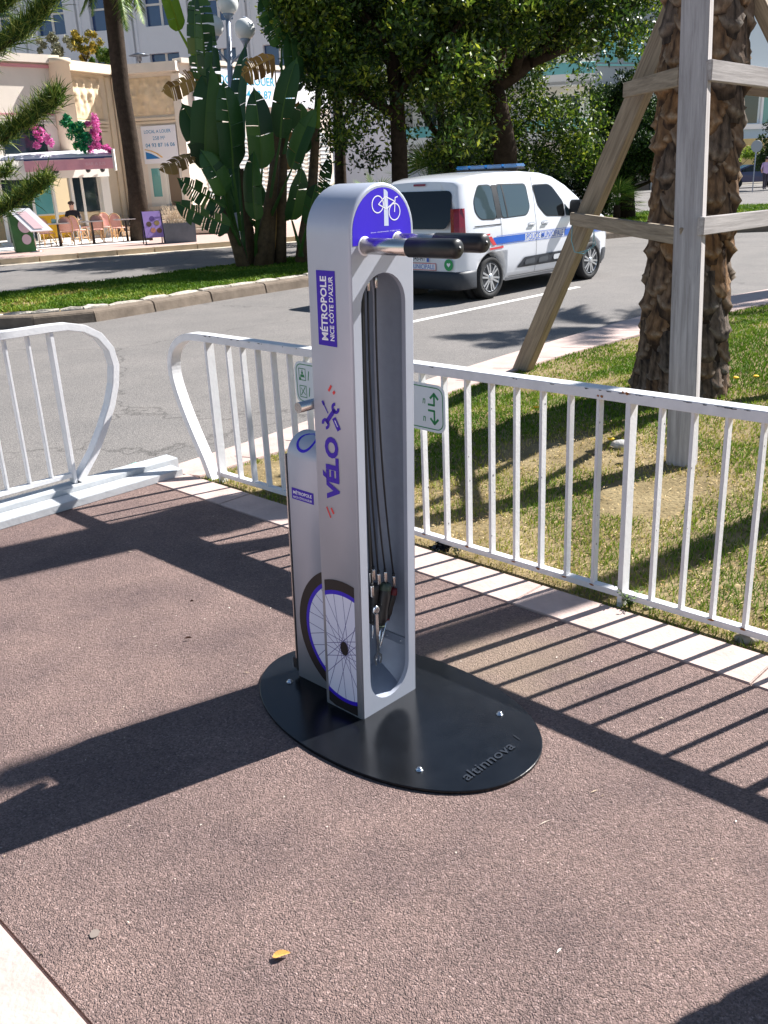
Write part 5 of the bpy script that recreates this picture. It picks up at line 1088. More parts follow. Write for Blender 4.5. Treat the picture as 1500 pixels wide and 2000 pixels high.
LV = [  # (stem foot px, blade start px, tip px, half width m, kind, tear, depth)
 ((470, 480), (395, 180), (352, -20), .26, 'g', .9, 19.6), ((440, 420), (402, 330), (392, 125), .36, 'g', .5, 19.5), ((455, 440), (420, 300), (400, 60), .34, 'g', .6, 19.8), ((470, 450), (455, 330), (448, 160), .40, 'g', .15, 19.4), ((480, 460), (478, 330), (470, 160), .42, 'g', .2, 19.6),
 ((500, 470), (512, 330), (505, 175), .38, 'g', .2, 19.5), ((510, 450), (535, 310), (528, 150), .40, 'g', .3, 19.7), ((520, 430), (548, 270), (552, 110), .34, 'g', .2, 19.8), ((530, 420), (570, 330), (600, 205), .34, 'g', .2, 19.5), ((560, 430), (592, 300), (584, 200), .26, 'g', .1, 19.6),
 ((470, 480), (440, 405), (345, 352), .26, 'g', .9, 19.4), ((475, 490), (450, 440), (338, 405), .24, 'g', .95, 19.3), ((455, 400), (430, 330), (352, 205), .36, 'g', .3, 20.0), ((450, 390), (380, 300), (310, 330), .28, 'd', 1, 19.5), ((430, 300), (395, 145), (318, 180), .24, 'd', 1, 19.7),
 ((545, 260), (535, 110), (470, 140), .28, 'd', 1, 19.9), ((550, 240), (550, 90), (505, -10), .28, 'g', .8, 20.2), ((620, 250), (628, 120), (640, -10), .22, 'y', .2, 20.3), ((610, 260), (632, 115), (600, 0), .26, 'g', .4, 20.5), ((555, 300), (580, 180), (568, 60), .30, 'g', .3, 20.3),
 ((500, 480), (520, 400), (560, 330), .32, 'g', .3, 19.3), ((500, 500), (500, 430), (478, 300), .34, 'g', .3, 19.3), ((520, 500), (530, 440), (545, 330), .30, 'g', .3, 19.2), ((585, 500), (600, 440), (615, 360), .24, 'g', .4, 19.6), ((460, 470), (440, 380), (410, 290), .34, 'g', .2, 19.2),
 ((590, 500), (570, 430), (590, 330), .28, 'g', .5, 19.8), ((480, 480), (470, 400), (520, 270), .36, 'g', .2, 20.4), ((610, 480), (625, 400), (640, 300), .24, 'g', .6, 20.2), ((400, 150), (350, 60), (322, -40), .24, 'y', .4, 20.2), ((430, 250), (400, 120), (390, -30), .3, 'g', .8, 20.3), ((560, 480), (548, 420), (520, 350), .3, 'g', .4, 20.0)]
for i, (a, c, t, wd, kd, tr, Y) in enumerate(LV):
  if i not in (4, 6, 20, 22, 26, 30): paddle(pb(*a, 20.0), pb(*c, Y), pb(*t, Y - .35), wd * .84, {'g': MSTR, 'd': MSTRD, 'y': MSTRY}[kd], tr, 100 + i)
rq = random.Random(77)
for i in range(4):
    x = rq.uniform(385, 635); y = rq.uniform(150, 400); c = pb(500 + (x - 500) * .6, min(y + rq.uniform(80, 150), 480), 20.4); paddle(pb(500 + (x - 500) * .35, 515, 20.1), c, pb(x + rq.uniform(-25, 25), y - rq.uniform(20, 110), rq.uniform(20.3, 21.2)), rq.uniform(.2, .36), MSTR if i % 6 else MSTRD, rq.choice([.1, .3, .8]), 300 + i)
# needle tree at the left edge (trunk stands outside the picture)
MNEED = M_attr("needle", [(0, lin(34, 58, 22)), (.55, lin(80, 108, 36)), (1, lin(160, 164, 80))], .6, transl=.15)
NP = Vector((-7.9, 17.0, .02)); need = empty("needle_tree", NP); tag(need, "needle leaved tree at the left edge, its drooping branches reaching into view", "tree")
B().tube([NP, NP + Vector((0, 0, 3)), NP + Vector((.1, 0, 7))], [.2, .16, .08], 12).build("trunk", MBARK, need)
def needle_branch(pts, n, L, seed, spread=1.0):
    r = np.random.default_rng(seed); pts = [Vector(p) for p in pts]; wood_ = B().tube(pts, [.05, .04, .03, .012][:len(pts)] if len(pts) <= 4 else [.05 - .04 * i / len(pts) for i in range(len(pts))], 7).build("branch", MBARK, need)
    P = np.array([tuple(p) for p in pts]); t = r.uniform(.02, 1, n) * (len(P) - 1.001); i = t.astype(int); q = P[i] + (P[i + 1] - P[i]) * (t - i)[:, None]; tg = P[i + 1] - P[i]; tg /= np.linalg.norm(tg, axis=1)[:, None]
    d = r.normal(size=(n, 3)) + [0, 0, .85]; d += tg * .8; d /= np.linalg.norm(d, axis=1)[:, None]; ll = L * r.uniform(.5, 1.15, n)[:, None]; w_ = np.cross(d, r.normal(size=(n, 3))); w_ /= np.linalg.norm(w_, axis=1)[:, None]; w_ *= .006
    q = q + r.normal(size=(n, 3)) * .05 * spread; m = q + d * ll * .55 + [0, 0, .02]; tip = q + d * ll + [0, 0, .06] * ll
    V = np.stack([q - w_, q + w_, m + w_, m - w_, tip], 1).reshape(-1, 3); k = np.arange(n)[:, None] * 5
    fast_mesh("needles", V, np.concatenate([k + [0, 1, 2], k + [0, 2, 3], k + [3, 2, 4]]), MNEED, np.repeat(r.random(n), 5), need)
needle_branch([NP + Vector((0, 0, 5.0)), at(-40, 120, 16.3), at(20, 82, 16), at(62, 48, 15.8), at(105, -5, 15.6), at(125, -50, 15.5)], 2600, .34, 61); needle_branch([NP + Vector((0, 0, 5.3)), at(-60, 40, 16.3), at(0, 20, 16), at(40, -20, 15.9)], 1300, .36, 62)
needle_branch([NP + Vector((0, 0, 3.6)), at(-60, 300, 16.3), at(0, 275, 16), at(45, 245, 15.8), at(85, 215, 15.6), at(112, 190, 15.5)], 2600, .30, 63); needle_branch([NP + Vector((0, 0, 2.4)), at(-60, 430, 16.3), at(0, 412, 16), at(40, 390, 15.8), at(70, 370, 15.6), at(95, 350, 15.5)], 2000, .26, 64)
needle_branch([NP + Vector((0, 0, 3.2)), at(-60, 350, 16.3), at(-10, 345, 16.1), at(20, 335, 16)], 900, .22, 65)

# tall palm by the café
MPT = M("smooth_palm_trunk", lin(62, 53, 46), .95, var=.3, scale=7, bump=1, bscale=18, spec=.1)
cp0 = at(274, 447, 33); cp0.z = 0; cpm = at(238, 180, 33); cpt = at(216, -20, 33); cp9 = cpt + (cpt - cpm) * .12
cpal = empty("tall_palm_tree", cp0); tag(cpal, "tall palm with slim dark leaning trunk in front of the café corner", "palm tree")
path = [cp0, cp0.lerp(cpm, .35) + Vector((.06, 0, 0)), cp0.lerp(cpm, .7) + Vector((.05, 0, 0)), cpm, cpm.lerp(cpt, .6), cpt, cp9]; B().tube(path, [.38, .30, .275, .265, .265, .275, .30], 18).build("trunk", MPT, cpal)
random.seed(9)
for (x0, y0, x1, y1, dd) in ((200, -60, 143, 26, 0), (190, -80, 174, 32, -.3), (225, -60, 250, 62, -.4), (235, -80, 288, 45, .1), (215, -70, 262, 20, .4)):
    V, Fc, rn = [], [], []; p, q = at(x0, y0, 33 + dd), at(x1, y1, 32.6 + dd); d = (q - p); frond(V, Fc, rn, p, math.atan2(d.y, d.x), math.asin(max(-1, min(1, d.z / d.length))), d.length, .3, 60, .42); fast_mesh("frond", np.array([tuple(v) for v in V]), np.array(Fc), MFROND, rn, cpal)
palm_crown(cpal, cp9 + Vector((0, 0, 1.2)), 26, 2.6, 6, .45, 34, .0)
# palm to the right of the view whose crown shades the road
op = Vector((10.4, 15.4, 0)); opal = empty("palm_tree", op); tag(opal, "palm standing outside the picture to the right, its fronds shade the road", "palm tree")
B().tube([op, op + Vector((0, 0, 3)), op + Vector((0, 0, 7.5))], [.38, .32, .3], 14).build("trunk", MCORE, opal); palm_crown(opal, op + Vector((0, 0, 7.5)), 22, 2.3, 12, .42, 40, -.2)

# ------------------------------------------------------------------ street lamp with globes
lpb = at(462, 470, 27.5); lpb.z = 0; lt = at(445, 30, 27.5); lamp = empty("street_lamp", lpb); tag(lamp, "grey street lamp with three white globes behind the strelitzia", "street lamp")
MLP = M("grey_lamp_paint", lin(150, 160, 178), .4, .2)
B().tube([lpb, lpb.lerp(lt, .5), lt], [.11, .09, .06], 12).build("pole", MLP, lamp); MGLOBE = M("opal_globe", lin(226, 226, 224), .25, spec=.5)
ga = at(445, 8, 27.5); gb = at(417, 52, 27.4); gc = at(478, 57, 27.3); up_ = (lt - lpb).normalized()
arm0 = at(450, 100, 27.5)
for g, base_ in ((ga, lt), (gb, gb - up_ * .55), (gc, gc - up_ * .55)):
    if g is not ga: B().tube([lpb.lerp(lt, .80), lpb.lerp(lt, .80).lerp(base_, .6) + up_ * .04, base_, base_ + up_ * .12], .03, 8).build("arm", MLP, lamp)
    gl = B().lathe(g, [(.001, -.275), (.12, -.245), (.2, -.19), (.255, -.1), (.275, 0), (.255, .1), (.2, .19), (.12, .245), (.001, .275)], 20, up_).build("globe", MGLOBE, lamp)
    B().lathe(g - up_ * .36, [(.05, -.08), (.06, 0), (.11, .06), (.15, .135), (.10, .14)], 12, up_).build("collar", MLP, gl); B().lathe(g + up_ * .235, [(.13, 0), (.06, .05), (.01, .06)], 10, up_).build("cap", MLP, gl)

mp_ = Vector((4.86, 5.78, .05)); mast = empty("added_shadow_mast", mp_); tag(mast, "made-up grey steel mast added outside the picture to the right, to shade the railing", "mast")  # invented mast, unseen, added only for its shadow band over railing and lawn
B().tube([mp_, mp_ + UZ * 3, mp_ + UZ * 6.3], [.125, .11, .085], 16).build("pole", MLP, mast); B().lathe(mp_, [(.22, 0), (.22, .03), (.14, .05)], 16).build("base_flange", MLP, mast)

# ------------------------------------------------------------------ buildings
MCREAM = M("cream_render", lin(228, 210, 184), .85, var=.05, scale=1.5, bump=.1, bscale=30); MCREAM2 = M("pale_cream_render", lin(232, 220, 206), .85, var=.05, scale=1.5); MSAND = M("carved_stone", lin(222, 200, 168), .9, var=.14, scale=2.5, bump=.4, bscale=14)
MPINK = M("pink_trim", lin(216, 150, 160), .6); MPINKA = M("pink_awning", lin(222, 160, 170), .7, var=.08, scale=3); MAWN = M("awning_white", lin(226, 226, 232), .6); MNAVY = M("navy_band", lin(44, 58, 110), .6)
MWFR = M("white_joinery", lin(226, 222, 214), .5); MGLS = M("window_glass", lin(40, 52, 60), .04, spec=.8); MGLT = M("teal_shop_glass", lin(96, 160, 160), .05, spec=.7); MROOMW = M("shop_wall_cream", lin(232, 212, 176), .8); MYELL = M("yellow_counter_skirt", lin(222, 172, 40), .8, var=.12, scale=8)
MSTEP = M("pale_stone_steps", lin(224, 206, 186), .85, var=.08, scale=3)
cafe = empty("cafe_building", at(0, 460, 35)); cafe.location.z = 0; tag(cafe, "single storey cream café building with pink trim, carved panels and awning", "building")
ZT = 6.1
pA0, pA1 = at(-60, 97, 33.3), at(108, 103, 35.4); pB0, pB1 = at(108, 120, 35.6), at(217, 130, 38.2); pC1 = at(349, 121, 37.6); pD1 = at(640, 136, 44)
def wall(p, q, z0, z1, th, nm, mat, root, off=0.0):
    p, q = Vector((p.x, p.y, 0)), Vector((q.x, q.y, 0)); d = (q - p).normalized(); nn = Vector((d.y, -d.x, 0)); p, q = p + nn * off, q + nn * off
    return B().prism([p + UZ * z0, q + UZ * z0, q - nn * th + UZ * z0, p - nn * th + UZ * z0], UZ * (z1 - z0)).build(nm, mat, root)
def wp_(p, q, t, z, off=0.0):
    p, q = Vector((p.x, p.y, 0)), Vector((q.x, q.y, 0)); d = (q - p).normalized(); return p.lerp(q, t) + Vector((d.y, -d.x, 0)) * off + UZ * z
def wpanel(p, q, t0, t1, z0, z1, off, th, nm, mat, root): return wall(wp_(p, q, t0, 0), wp_(p, q, t1, 0), z0, z1, th, nm, mat, root, off)
# block A upper wall (cafe), shopfront below
wall(pA0, pA1, 2.75, ZT - .25, .4, "wall", MCREAM2, cafe); wall(pA0, pA1, ZT - .25, ZT, .6, "cornice", MCREAM2, cafe, .22); wpanel(pA0, pA1, 0, .93, ZT - .40, ZT - .30, .06, .05, "trim", MPINK, cafe); wpanel(pA0, pA1, 0, .86, 4.22, 4.27, .03, .03, "trim", MPINK, cafe)
for z in (3.98, 4.07, 4.16): wpanel(pA0, pA1, 0, .86, z - .06, z, .05 + (4.2 - z) * .1, .1, "moulding", MCREAM2, cafe)
wpanel(pA0, pA1, .2, .72, 2.9, 3.92, .02, .03, "window", MGLS, cafe); wpanel(pA0, pA1, .2, .72, 2.88, 2.98, .05, .06, "window_sill", MWFR, cafe)
B().lathe(wp_(pA0, pA1, 1.0, 0, .1), [(.38, 2.7), (.36, 5.85), (.42, 5.86), (.42, 6.0)], 18).build("column", MCREAM, cafe)
# block B: carved relief over a window
wall(pB0, pB1, 0, ZT - .22, .3, "wall", MCREAM, cafe); wall(pB0, pB1, ZT - .42, ZT - .1, .6, "cornice", MCREAM, cafe, .35)
def relief(p, q, t0, t1, z0, z1, seed, root):
    r = random.Random(seed); nx, nz = 34, 40; W_ = (wp_(p, q, t1, 0) - wp_(p, q, t0, 0)).length; H_ = z1 - z0; blobs = []
    for i in range(5):   # standing figures
        cx = W_ * (i + .5) / 5 + r.uniform(-.06, .06); blobs += [(cx, H_ * .82, .09, .11, .10), (cx, H_ * .58, .14, .20, .09), (cx + .03, H_ * .28, .10, .24, .07), (cx - .12, H_ * .6, .05, .16, .06)]
    for i in range(26): blobs.append((r.uniform(0, W_), r.uniform(0, H_), r.uniform(.04, .1), r.uniform(.04, .12), r.uniform(.02, .06)))
    b = B(); g = []
    for j in range(nz + 1):
        for i in range(nx + 1):
            x, z = W_ * i / nx, H_ * j / nz; h = sum(a * math.exp(-((x - cx) / sx) ** 2 - ((z - cz) / sz) ** 2) for cx, cz, sx, sz, a in blobs); e = 0 if (0 < i < nx and 0 < j < nz) else 1
            g.append(wp_(p, q, t0 + (t1 - t0) * i / nx, z0 + z, .02 + (0 if e else min(h, .16))))
    b.add(g, [(j * (nx + 1) + i, j * (nx + 1) + i + 1, (j + 1) * (nx + 1) + i + 1, (j + 1) * (nx + 1) + i) for j in range(nz) for i in range(nx)], True); return b.build("carved_panel", MSAND, root)
relief(pB0, pB1, .08, .72, 4.15, 5.55, 3, cafe)
for z in (3.75, 3.88, 4.0): wpanel(pB0, pB1, .05, .76, z, z + .09, .05 + (z - 3.7) * .3, .2, "moulding", MCREAM, cafe)
wpanel(pB0, pB1, .10, .62, 2.6, 3.72, .012, .02, "window", MGLS, cafe); wpanel(pB0, pB1, .62, .76, .2, 3.72, .05, .1, "pilaster", MCREAM, cafe); wpanel(pB0, pB1, .82, .90, 0, 5.6, .07, .1, "pilaster", MCREAM, cafe)
# block C: second relief, rental board, door above steps
pC0 = pB1
wall(pC0, pC1, 0, ZT - .22, .3, "wall", MCREAM2, cafe); wall(pC0, pC1, ZT - .42, ZT - .1, .6, "cornice", MCREAM2, cafe, .35); wpanel(pC0, pC1, .0, .14, 0, 5.6, .16, .2, "pilaster", MCREAM, cafe); wpanel(pC0, pC1, .88, 1.0, 0, 5.6, .12, .2, "pilaster", MCREAM2, cafe)
relief(pC0, pC1, .2, .86, 4.25, 5.55, 8, cafe)
for z in (3.95, 4.07): wpanel(pC0, pC1, .16, .88, z, z + .09, .04 + (z - 3.9) * .3, .15, "moulding", MCREAM, cafe)
wpanel(pC0, pC1, .36, .86, .98, 2.55, .02, .05, "door_frame", MWFR, cafe); d_ = wpanel(pC0, pC1, .39, .56, 1.0, 2.45, .03, .04, "door", MWFR, cafe); wpanel(pC0, pC1, .41, .54, 1.35, 2.38, .035, .01, "door_glass", MGLT, cafe); wpanel(pC0, pC1, .60, .64, 1.0, 2.5, .06, .05, "door_post", MWFR, cafe); wpanel(pC0, pC1, .66, .83, 1.0, 2.45, .03, .03, "door", M("dark_doorway", lin(120, 104, 88), .8), cafe)
rb = empty("rental_board", wp_(pC0, pC1, .6, 2.6, .1)); tag(rb, "white rental board with blue lettering above the café corner door", "sign")
wpanel(pC0, pC1, .34, .86, 2.55, 3.88, .10, .05, "panel", MPRINTW, rb)
MTXB = M("sign_blue", lin(54, 140, 186), .6); b = B(); rbf = lambda x, z: wp_(pC0, pC1, x, z, .104)
text_fit(b, "LOCAL A LOUER", .385, .785, 3.62, 3.74, rbf, .008); text_fit(b, "258 M²", .505, .69, 3.38, 3.51, rbf, .0); text_fit(b, "04 93 87 16 06", .385, .825, 3.13, 3.27, rbf, .012); b.build("lettering", MTXB, rb)
B().poly([rbf(x, z) for x, z in ((.37, 2.72), (.58, 2.72), (.53, 2.80), (.46, 2.90), (.37, 2.98))]).build("blue_arc", M("board_blue", lin(36, 120, 190), .6), rb); b = B(); strokes(b, [(.37, 3.06), (.46, 3.0), (.54, 2.9), (.61, 2.76)], .03, rbf); b.build("gold_arc", M("board_gold", lin(226, 184, 112), .6), rb)
# block D with the long banner, behind the strelitzia
wall(pC1, pD1, 0, ZT - .1, .3, "wall", MCREAM2, cafe); wall(pC1, pD1, ZT - .15, ZT + .02, .5, "cornice", MCREAM2, cafe, .15)
bn = empty("rental_banner", wp_(pC1, pD1, .5, 4.9, .1)); tag(bn, "long white rental banner with turquoise lettering, half hidden by the strelitzia", "sign"); wpanel(pC1, pD1, .06, .97, 4.55, 5.88, .10, .04, "panel", MPRINTW, bn); b = B(); bnf = lambda x, z: wp_(pC1, pD1, x, z, .105)
text_fit(b, "LOCAL A LOUER - 258 M²", .19, .78, 5.33, 5.64, bnf, .012); text_fit(b, "04 93 87 16 06", .36, .70, 4.85, 5.15, bnf, .012); b.build("lettering", M("banner_turquoise", lin(44, 168, 200), .6), bn)
for k in range(9): wpanel(pC1, pD1, .1 + .1 * k, .17 + .1 * k, 1.2, 3.6, .02, .03, "shutter", M("grey_shutter", lin(196, 204, 206), .6), cafe)
for k in range(14): wpanel(pC1, pD1, .1, .97, 1.3 + .16 * k, 1.34 + .16 * k, .045, .02, "louvre", MWFR, cafe)
# steps in front of block C / D
for k in range(6):
    z1 = 1.0 - .16 * k; B().prism([wp_(pC0, pC1, .22, z1 - .16, .35 + .36 * k), wp_(pC0, pC1, 1.9, z1 - .16, .35 + .36 * k), wp_(pC0, pC1, 1.9, z1 - .16, -.2), wp_(pC0, pC1, .22, z1 - .16, -.2)], UZ * .158).build("step", MSTEP, cafe, bevel=.02)
# cafe shopfront under the awning: fascia, lamps, glazing, interior
gA0, gA1 = pA0 + Vector((0, .0, 0)), at(190, 300, 36.3)
shop = empty("cafe_shopfront", at(100, 460, 36)); shop.location.z = 0; tag(shop, "glazed café shopfront with white frames and yellow counter under the pink awning", "shopfront")
wall(gA0, gA1, 2.15, 2.75, .5, "fascia", MWFR, shop, .6); wall(gA0, gA1, 0, .12, .2, "plinth", MWFR, shop)
for t in (.05, .32, .52, .70, .80, .965): wpanel(gA0, gA1, t - .012, t + .012, .1, 2.2, .03, .08, "mullion", MWFR, shop)
wpanel(gA0, gA1, .96, 1.04, 0, 2.7, .25, .3, "corner_post", MWFR, shop)
wall(gA0, gA1, .1, 2.3, .05, "back_wall", MROOMW, shop, -2.2); wpanel(gA0, gA1, .30, .70, .1, .92, -.25, .05, "counter_skirt", MYELL, shop); wpanel(gA0, gA1, .30, .70, .92, 1.0, -.2, .35, "counter_top", MWFR, shop); wpanel(gA0, gA1, .80, .965, .1, .95, -.15, .05, "counter_front", MROOMW, shop)
wpanel(gA0, gA1, .05, .32, .1, 2.15, .0, .01, "shop_pane", MGLS, shop); wpanel(gA0, gA1, .33, .50, .98, 2.15, .0, .01, "shop_pane", MGLT, shop); wpanel(gA0, gA1, .71, .95, .98, 2.15, .0, .01, "shop_pane", MGLS, shop)
B().box(wp_(gA0, gA1, .4, .02, -1.1), 6, 2.2, .04, (DS, DN, UZ)).build("shop_floor", MROOMW, shop)
B().lathe(wp_(gA0, gA1, .40, 1.75, .012), [(.12, 0), (.12, .01)], 14, (.1, -1, 0)).build("yellow_disc", M("lemon_disc", lin(226, 206, 70), .6), shop)
b = B()
for k in range(9): b.lathe(wp_(gA0, gA1, .54 + .15 * ((k * 37) % 10) / 10, 1.15 + .9 * ((k * 53) % 10) / 10, -2.1), [(.07, 0), (.07, .01)], 10, (.1, -1, 0))
b.build("wall_spots", M("brown_spots", lin(140, 110, 90), .7), shop)
for t in (.48, .78, .92): 
    lp_ = wp_(gA0, gA1, t, 2.42, .68); o = B().lathe(lp_, [(.07, 0), (.09, .1), (.02, .16)], 10, (.5, -.6, -.5)).build("spotlight", MDKPL, shop)
# awning
awn = empty("awning", wp_(gA0, gA1, .5, 2.6, .6)); tag(awn, "pink and white awning with pale lettering over the café terrace", "awning")
aw0, aw1 = at(-60, 300, 33.2), at(222, 297, 34.2)
b = B(); b.loft([[wp_(aw0, aw1, t, z, o) for o, z in ((-1.2, 3.05), (-.6, 3.0), (-.15, 2.9), (0, 2.80), (.0, 2.75), (-.1, 2.75), (-1.2, 2.9))] for t in (0, .5, 1)]); b.build("canopy", MAWN, awn); wpanel(aw0, aw1, 0, 1, 2.73, 2.78, .012, .02, "navy_edge", MNAVY, awn)
va = B(); npl = 40; va.loft([[wp_(aw0, aw1, i / npl, z, .015 + .035 * math.sin(i * 1.3) * (2.72 - z) / .35) for i in range(npl + 1)] for z in (2.72, 2.55, 2.38)], False, False, True); va.build("valance", MPINKA, awn); wpanel(aw0, aw1, .985, 1.0, 2.32, 3.0, .05, 1.2, "side_cheek", MWFR, awn)
b = B(); awf = lambda x, z: wp_(aw0, aw1, x, z, .056); text_fit(b, "BAR A JUS", .79, .93, 2.47, 2.60, awf, .01); b.build("lettering", M("faded_letters", lin(228, 190, 198), .7), awn)
# flowers on the awning
MFLP = M_attr("pink_blossom", [(0, lin(196, 70, 150)), (.6, lin(232, 120, 190)), (1, lin(248, 180, 216))], .7, transl=.2); MFLG = M_attr("artificial_green", [(0, lin(8, 92, 60)), (.6, lin(20, 140, 90)), (1, lin(110, 190, 90))], .5, transl=.15)
def garland(name, pxs, Y, r, per, size, mat, label, seed, cat="flowers"):
    e = empty(name, at(*pxs[0], Y)); leaves("blossom", [(at(x, y, Y) + Vector((0, random.uniform(-.1, .1), 0)), r * random.uniform(.7, 1.2)) for x, y in pxs], per, size, mat, e, seed); return tag(e, label, cat, "artificial flowers over the awning")
garland("flower_garland", [(65, 248), (70, 262), (78, 272), (92, 268), (74, 284), (82, 255), (96, 278)], 34.0, .15, 120, .05, MFLP, "pink artificial blossom above the awning, left of the round column", 71); garland("flower_garland", [(183, 228), (186, 240), (190, 252), (182, 258), (188, 268), (184, 282), (176, 292), (192, 285), (172, 242), (206, 288), (214, 294)], 34.2, .14, 120, .05, MFLP, "tall pink artificial blossom at the awning's right end", 72)
garland("leaf_garland", [(130, 232), (138, 245), (150, 250), (155, 262), (160, 275), (150, 285), (165, 290), (142, 262), (126, 240), (158, 246), (170, 270)], 34.1, .19, 150, .06, MFLG, "emerald green artificial foliage between the pink blossoms", 73, "foliage")
bush("roof_shrub", at(112, 118, 37), .7, .4, .8, "grey green shrub on the café roof, left of the yellow one", M_attr("grey_shrub", [(0, lin(96, 100, 80)), (1, lin(170, 166, 136))], .8), 18, 130, .05, 81, group="roof planting"); bush("roof_shrub", at(168, 122, 37.6), .75, .4, .95, "yellow flowering shrub on the café roof edge", M_attr("yellow_shrub", [(0, lin(70, 92, 36)), (.5, lin(150, 136, 50)), (1, lin(206, 176, 70))], .8), 22, 140, .05, 82, group="roof planting"); bush("roof_shrub", at(205, 125, 38), .5, .4, .5, "low spiky green plant on the roof beside the palm trunk", MFROND, 14, 130, .06, 83, group="roof planting")
# big pale building behind (in shade)
big = empty("apartment_building", at(300, 400, 52)); big.location.z = 0; tag(big, "tall pale apartment block with recessed windows rising behind the café", "building"); MBIG = M("white_render", lin(226, 228, 230), .85, var=.03, scale=.6)
bp0, bp1 = at(-160, 100, 58), at(760, 100, 52)
def facade_win(p, q, t0, t1, z0, z1, root, fr=MWFR):
    b = wpanel(p, q, t0, t1, z0, z1, .012, .01, "window_pane", M("blue_sky_glass", lin(40, 66, 110), .03, spec=1), root); wpanel(p, q, t0, t0 + (t1 - t0) * .06, z0, z1, .05, .04, "window_frame", fr, root); wpanel(p, q, t1 - (t1 - t0) * .06, t1, z0, z1, .05, .04, "window_frame", fr, root); wpanel(p, q, (t0 + t1) / 2 - .001, (t0 + t1) / 2 + .001, z0, z1, .04, .03, "window_frame", fr, root); wpanel(p, q, t0, t1, z0 + .42 * (z1 - z0), z0 + .45 * (z1 - z0), .04, .03, "window_frame", fr, root)
# facade as piers and spandrels, so that the windows sit in real recesses
L_ = (Vector((bp1.x, bp1.y)) - Vector((bp0.x, bp0.y))).length; wt = 1.7 / L_; ts = [.075 + .118 * k for k in range(8)]; prev = 0
wall(bp0, bp1, 0, 26, .3, "rear_wall", MBIG, big, -.34)
for t in ts + [1.0]:
    wpanel(bp0, bp1, prev, t - wt / 2 if t < 1 else 1, 0, 26, 0, .32, "pier", MBIG, big); prev = t + wt / 2
for t in ts:
    for z0, z1 in ((0, 5.6), (8.4, 9.7), (12.4, 13.6), (16.4, 26)): wpanel(bp0, bp1, t - wt / 2, t + wt / 2, z0, z1, -.01, .3, "spandrel", MBIG, big)
    for z0, z1 in ((5.6, 8.4), (9.7, 12.4), (13.6, 16.4)): wpanel(bp0, bp1, t - wt / 2, t + wt / 2, z0, z1, -.30, .02, "window_pane", M("blue_sky_glass", lin(40, 66, 110), .03, spec=1), big); wpanel(bp0, bp1, t - wt * .04, t + wt * .04, z0, z1, -.26, .03, "window_frame", MWFR, big); wpanel(bp0, bp1, t - wt / 2, t + wt / 2, z0 + 1.0, z0 + 1.1, -.25, .03, "window_frame", MWFR, big)
for t in ts: wpanel(bp0, bp1, t + wt * .85, t + wt * 1.0, 0, 26, .10, .1, "rib", MBIG, big); wpanel(bp0, bp1, t - wt * .95, t - wt * .8, 0, 26, .10, .1, "rib", MBIG, big)
for x, lb_ in ((213, "patio heater on the roof terrace, left behind the palm trunk"), (272, "patio heater on the roof terrace, right of the palm trunk")):
    p = at(x, 112, 41); e = empty("patio_heater", p - Vector((0, 0, .9))); B().tube([p - Vector((0, 0, .9)), p], .03, 8).build("pole", MDKPL, e); B().lathe(p, [(.05, -.15), (.09, -.1), (.09, .03), (.42, .06), (.1, .16), (.01, .17)], 16).build("hood", M("grey_metal", lin(120, 126, 136), .4, .6), e); tag(e, lb_, "heater", "patio heaters on the roof")

# hotel with balconies on the right
hot = empty("hotel", at(1000, 400, 62)); hot.location.z = 0; tag(hot, "white hotel with rounded balconies and teal glass rails behind the trees", "building"); MHOT = M("hotel_white", lin(232, 228, 220), .8, var=.03, scale=.7); MTEAL = M("teal_glass_rail", lin(116, 184, 182), .1, spec=.6)
h0, h1 = at(610, 300, 62), at(1155, 300, 60)
wall(h0, h1, 0, 24, .5, "wall", MHOT, hot)
for i, zf in enumerate((3.2, 6.2, 9.3, 12.4)):
    for k in range(4):
        t0, t1 = .02 + .25 * k, .245 + .25 * k; n = 10; oo = [(t0 + (t1 - t0) * j / n, 1.5 + .35 * math.sin(math.pi * j / n)) for j in range(n + 1)]
        B().prism([wp_(h0, h1, t0, zf, 0)] + [wp_(h0, h1, t, zf, o) for t, o in oo] + [wp_(h0, h1, t1, zf, 0)], UZ * .18).build("balcony_slab", MHOT, hot)
        b = B(); b.loft([[wp_(h0, h1, t, z, o) for t, o in oo] for z in (zf - .05, zf + .55)], False, False, True); b.build("balcony_parapet", MHOT, hot); b = B(); b.loft([[wp_(h0, h1, t, z, o - .03) for t, o in oo] for z in (zf + .56, zf + 1.1)], False, False, True); b.build("glass_rail", MTEAL, hot)
        B().tube([wp_(h0, h1, t, zf + 1.13, o - .03) for t, o in oo], .03, 6).build("hand_rail", MTEAL, hot)
        wpanel(h0, h1, t0 + .04, t1 - .04, zf + .2, zf + 2.5, .02, .03, "glass_door", MGLS, hot); wpanel(h0, h1, (t0 + t1) / 2 - .012, (t0 + t1) / 2 + .03, zf + .2, zf + 2.5, .05, .03, "curtain", MHOT, hot)
for k in range(10): wpanel(h0, h1, .03 + .097 * k, .10 + .097 * k, .1, 2.5, .02, .03, "shop_window", MGLS if k % 3 else MPRINTW, hot)
wpanel(h0, h1, .0, .42, 2.55, 3.1, .5, .5, "shop_fascia", MPRINTW, hot)
hw0, hw1 = at(1150, 300, 62.5), at(1345, 300, 66); hw = empty("hotel_wing", Vector((hw0.x, hw0.y, 0))); tag(hw, "grey glazed hotel wing with dark ground floor and white name sign", "building"); MHG = M("grey_cladding", lin(150, 156, 160), .6)
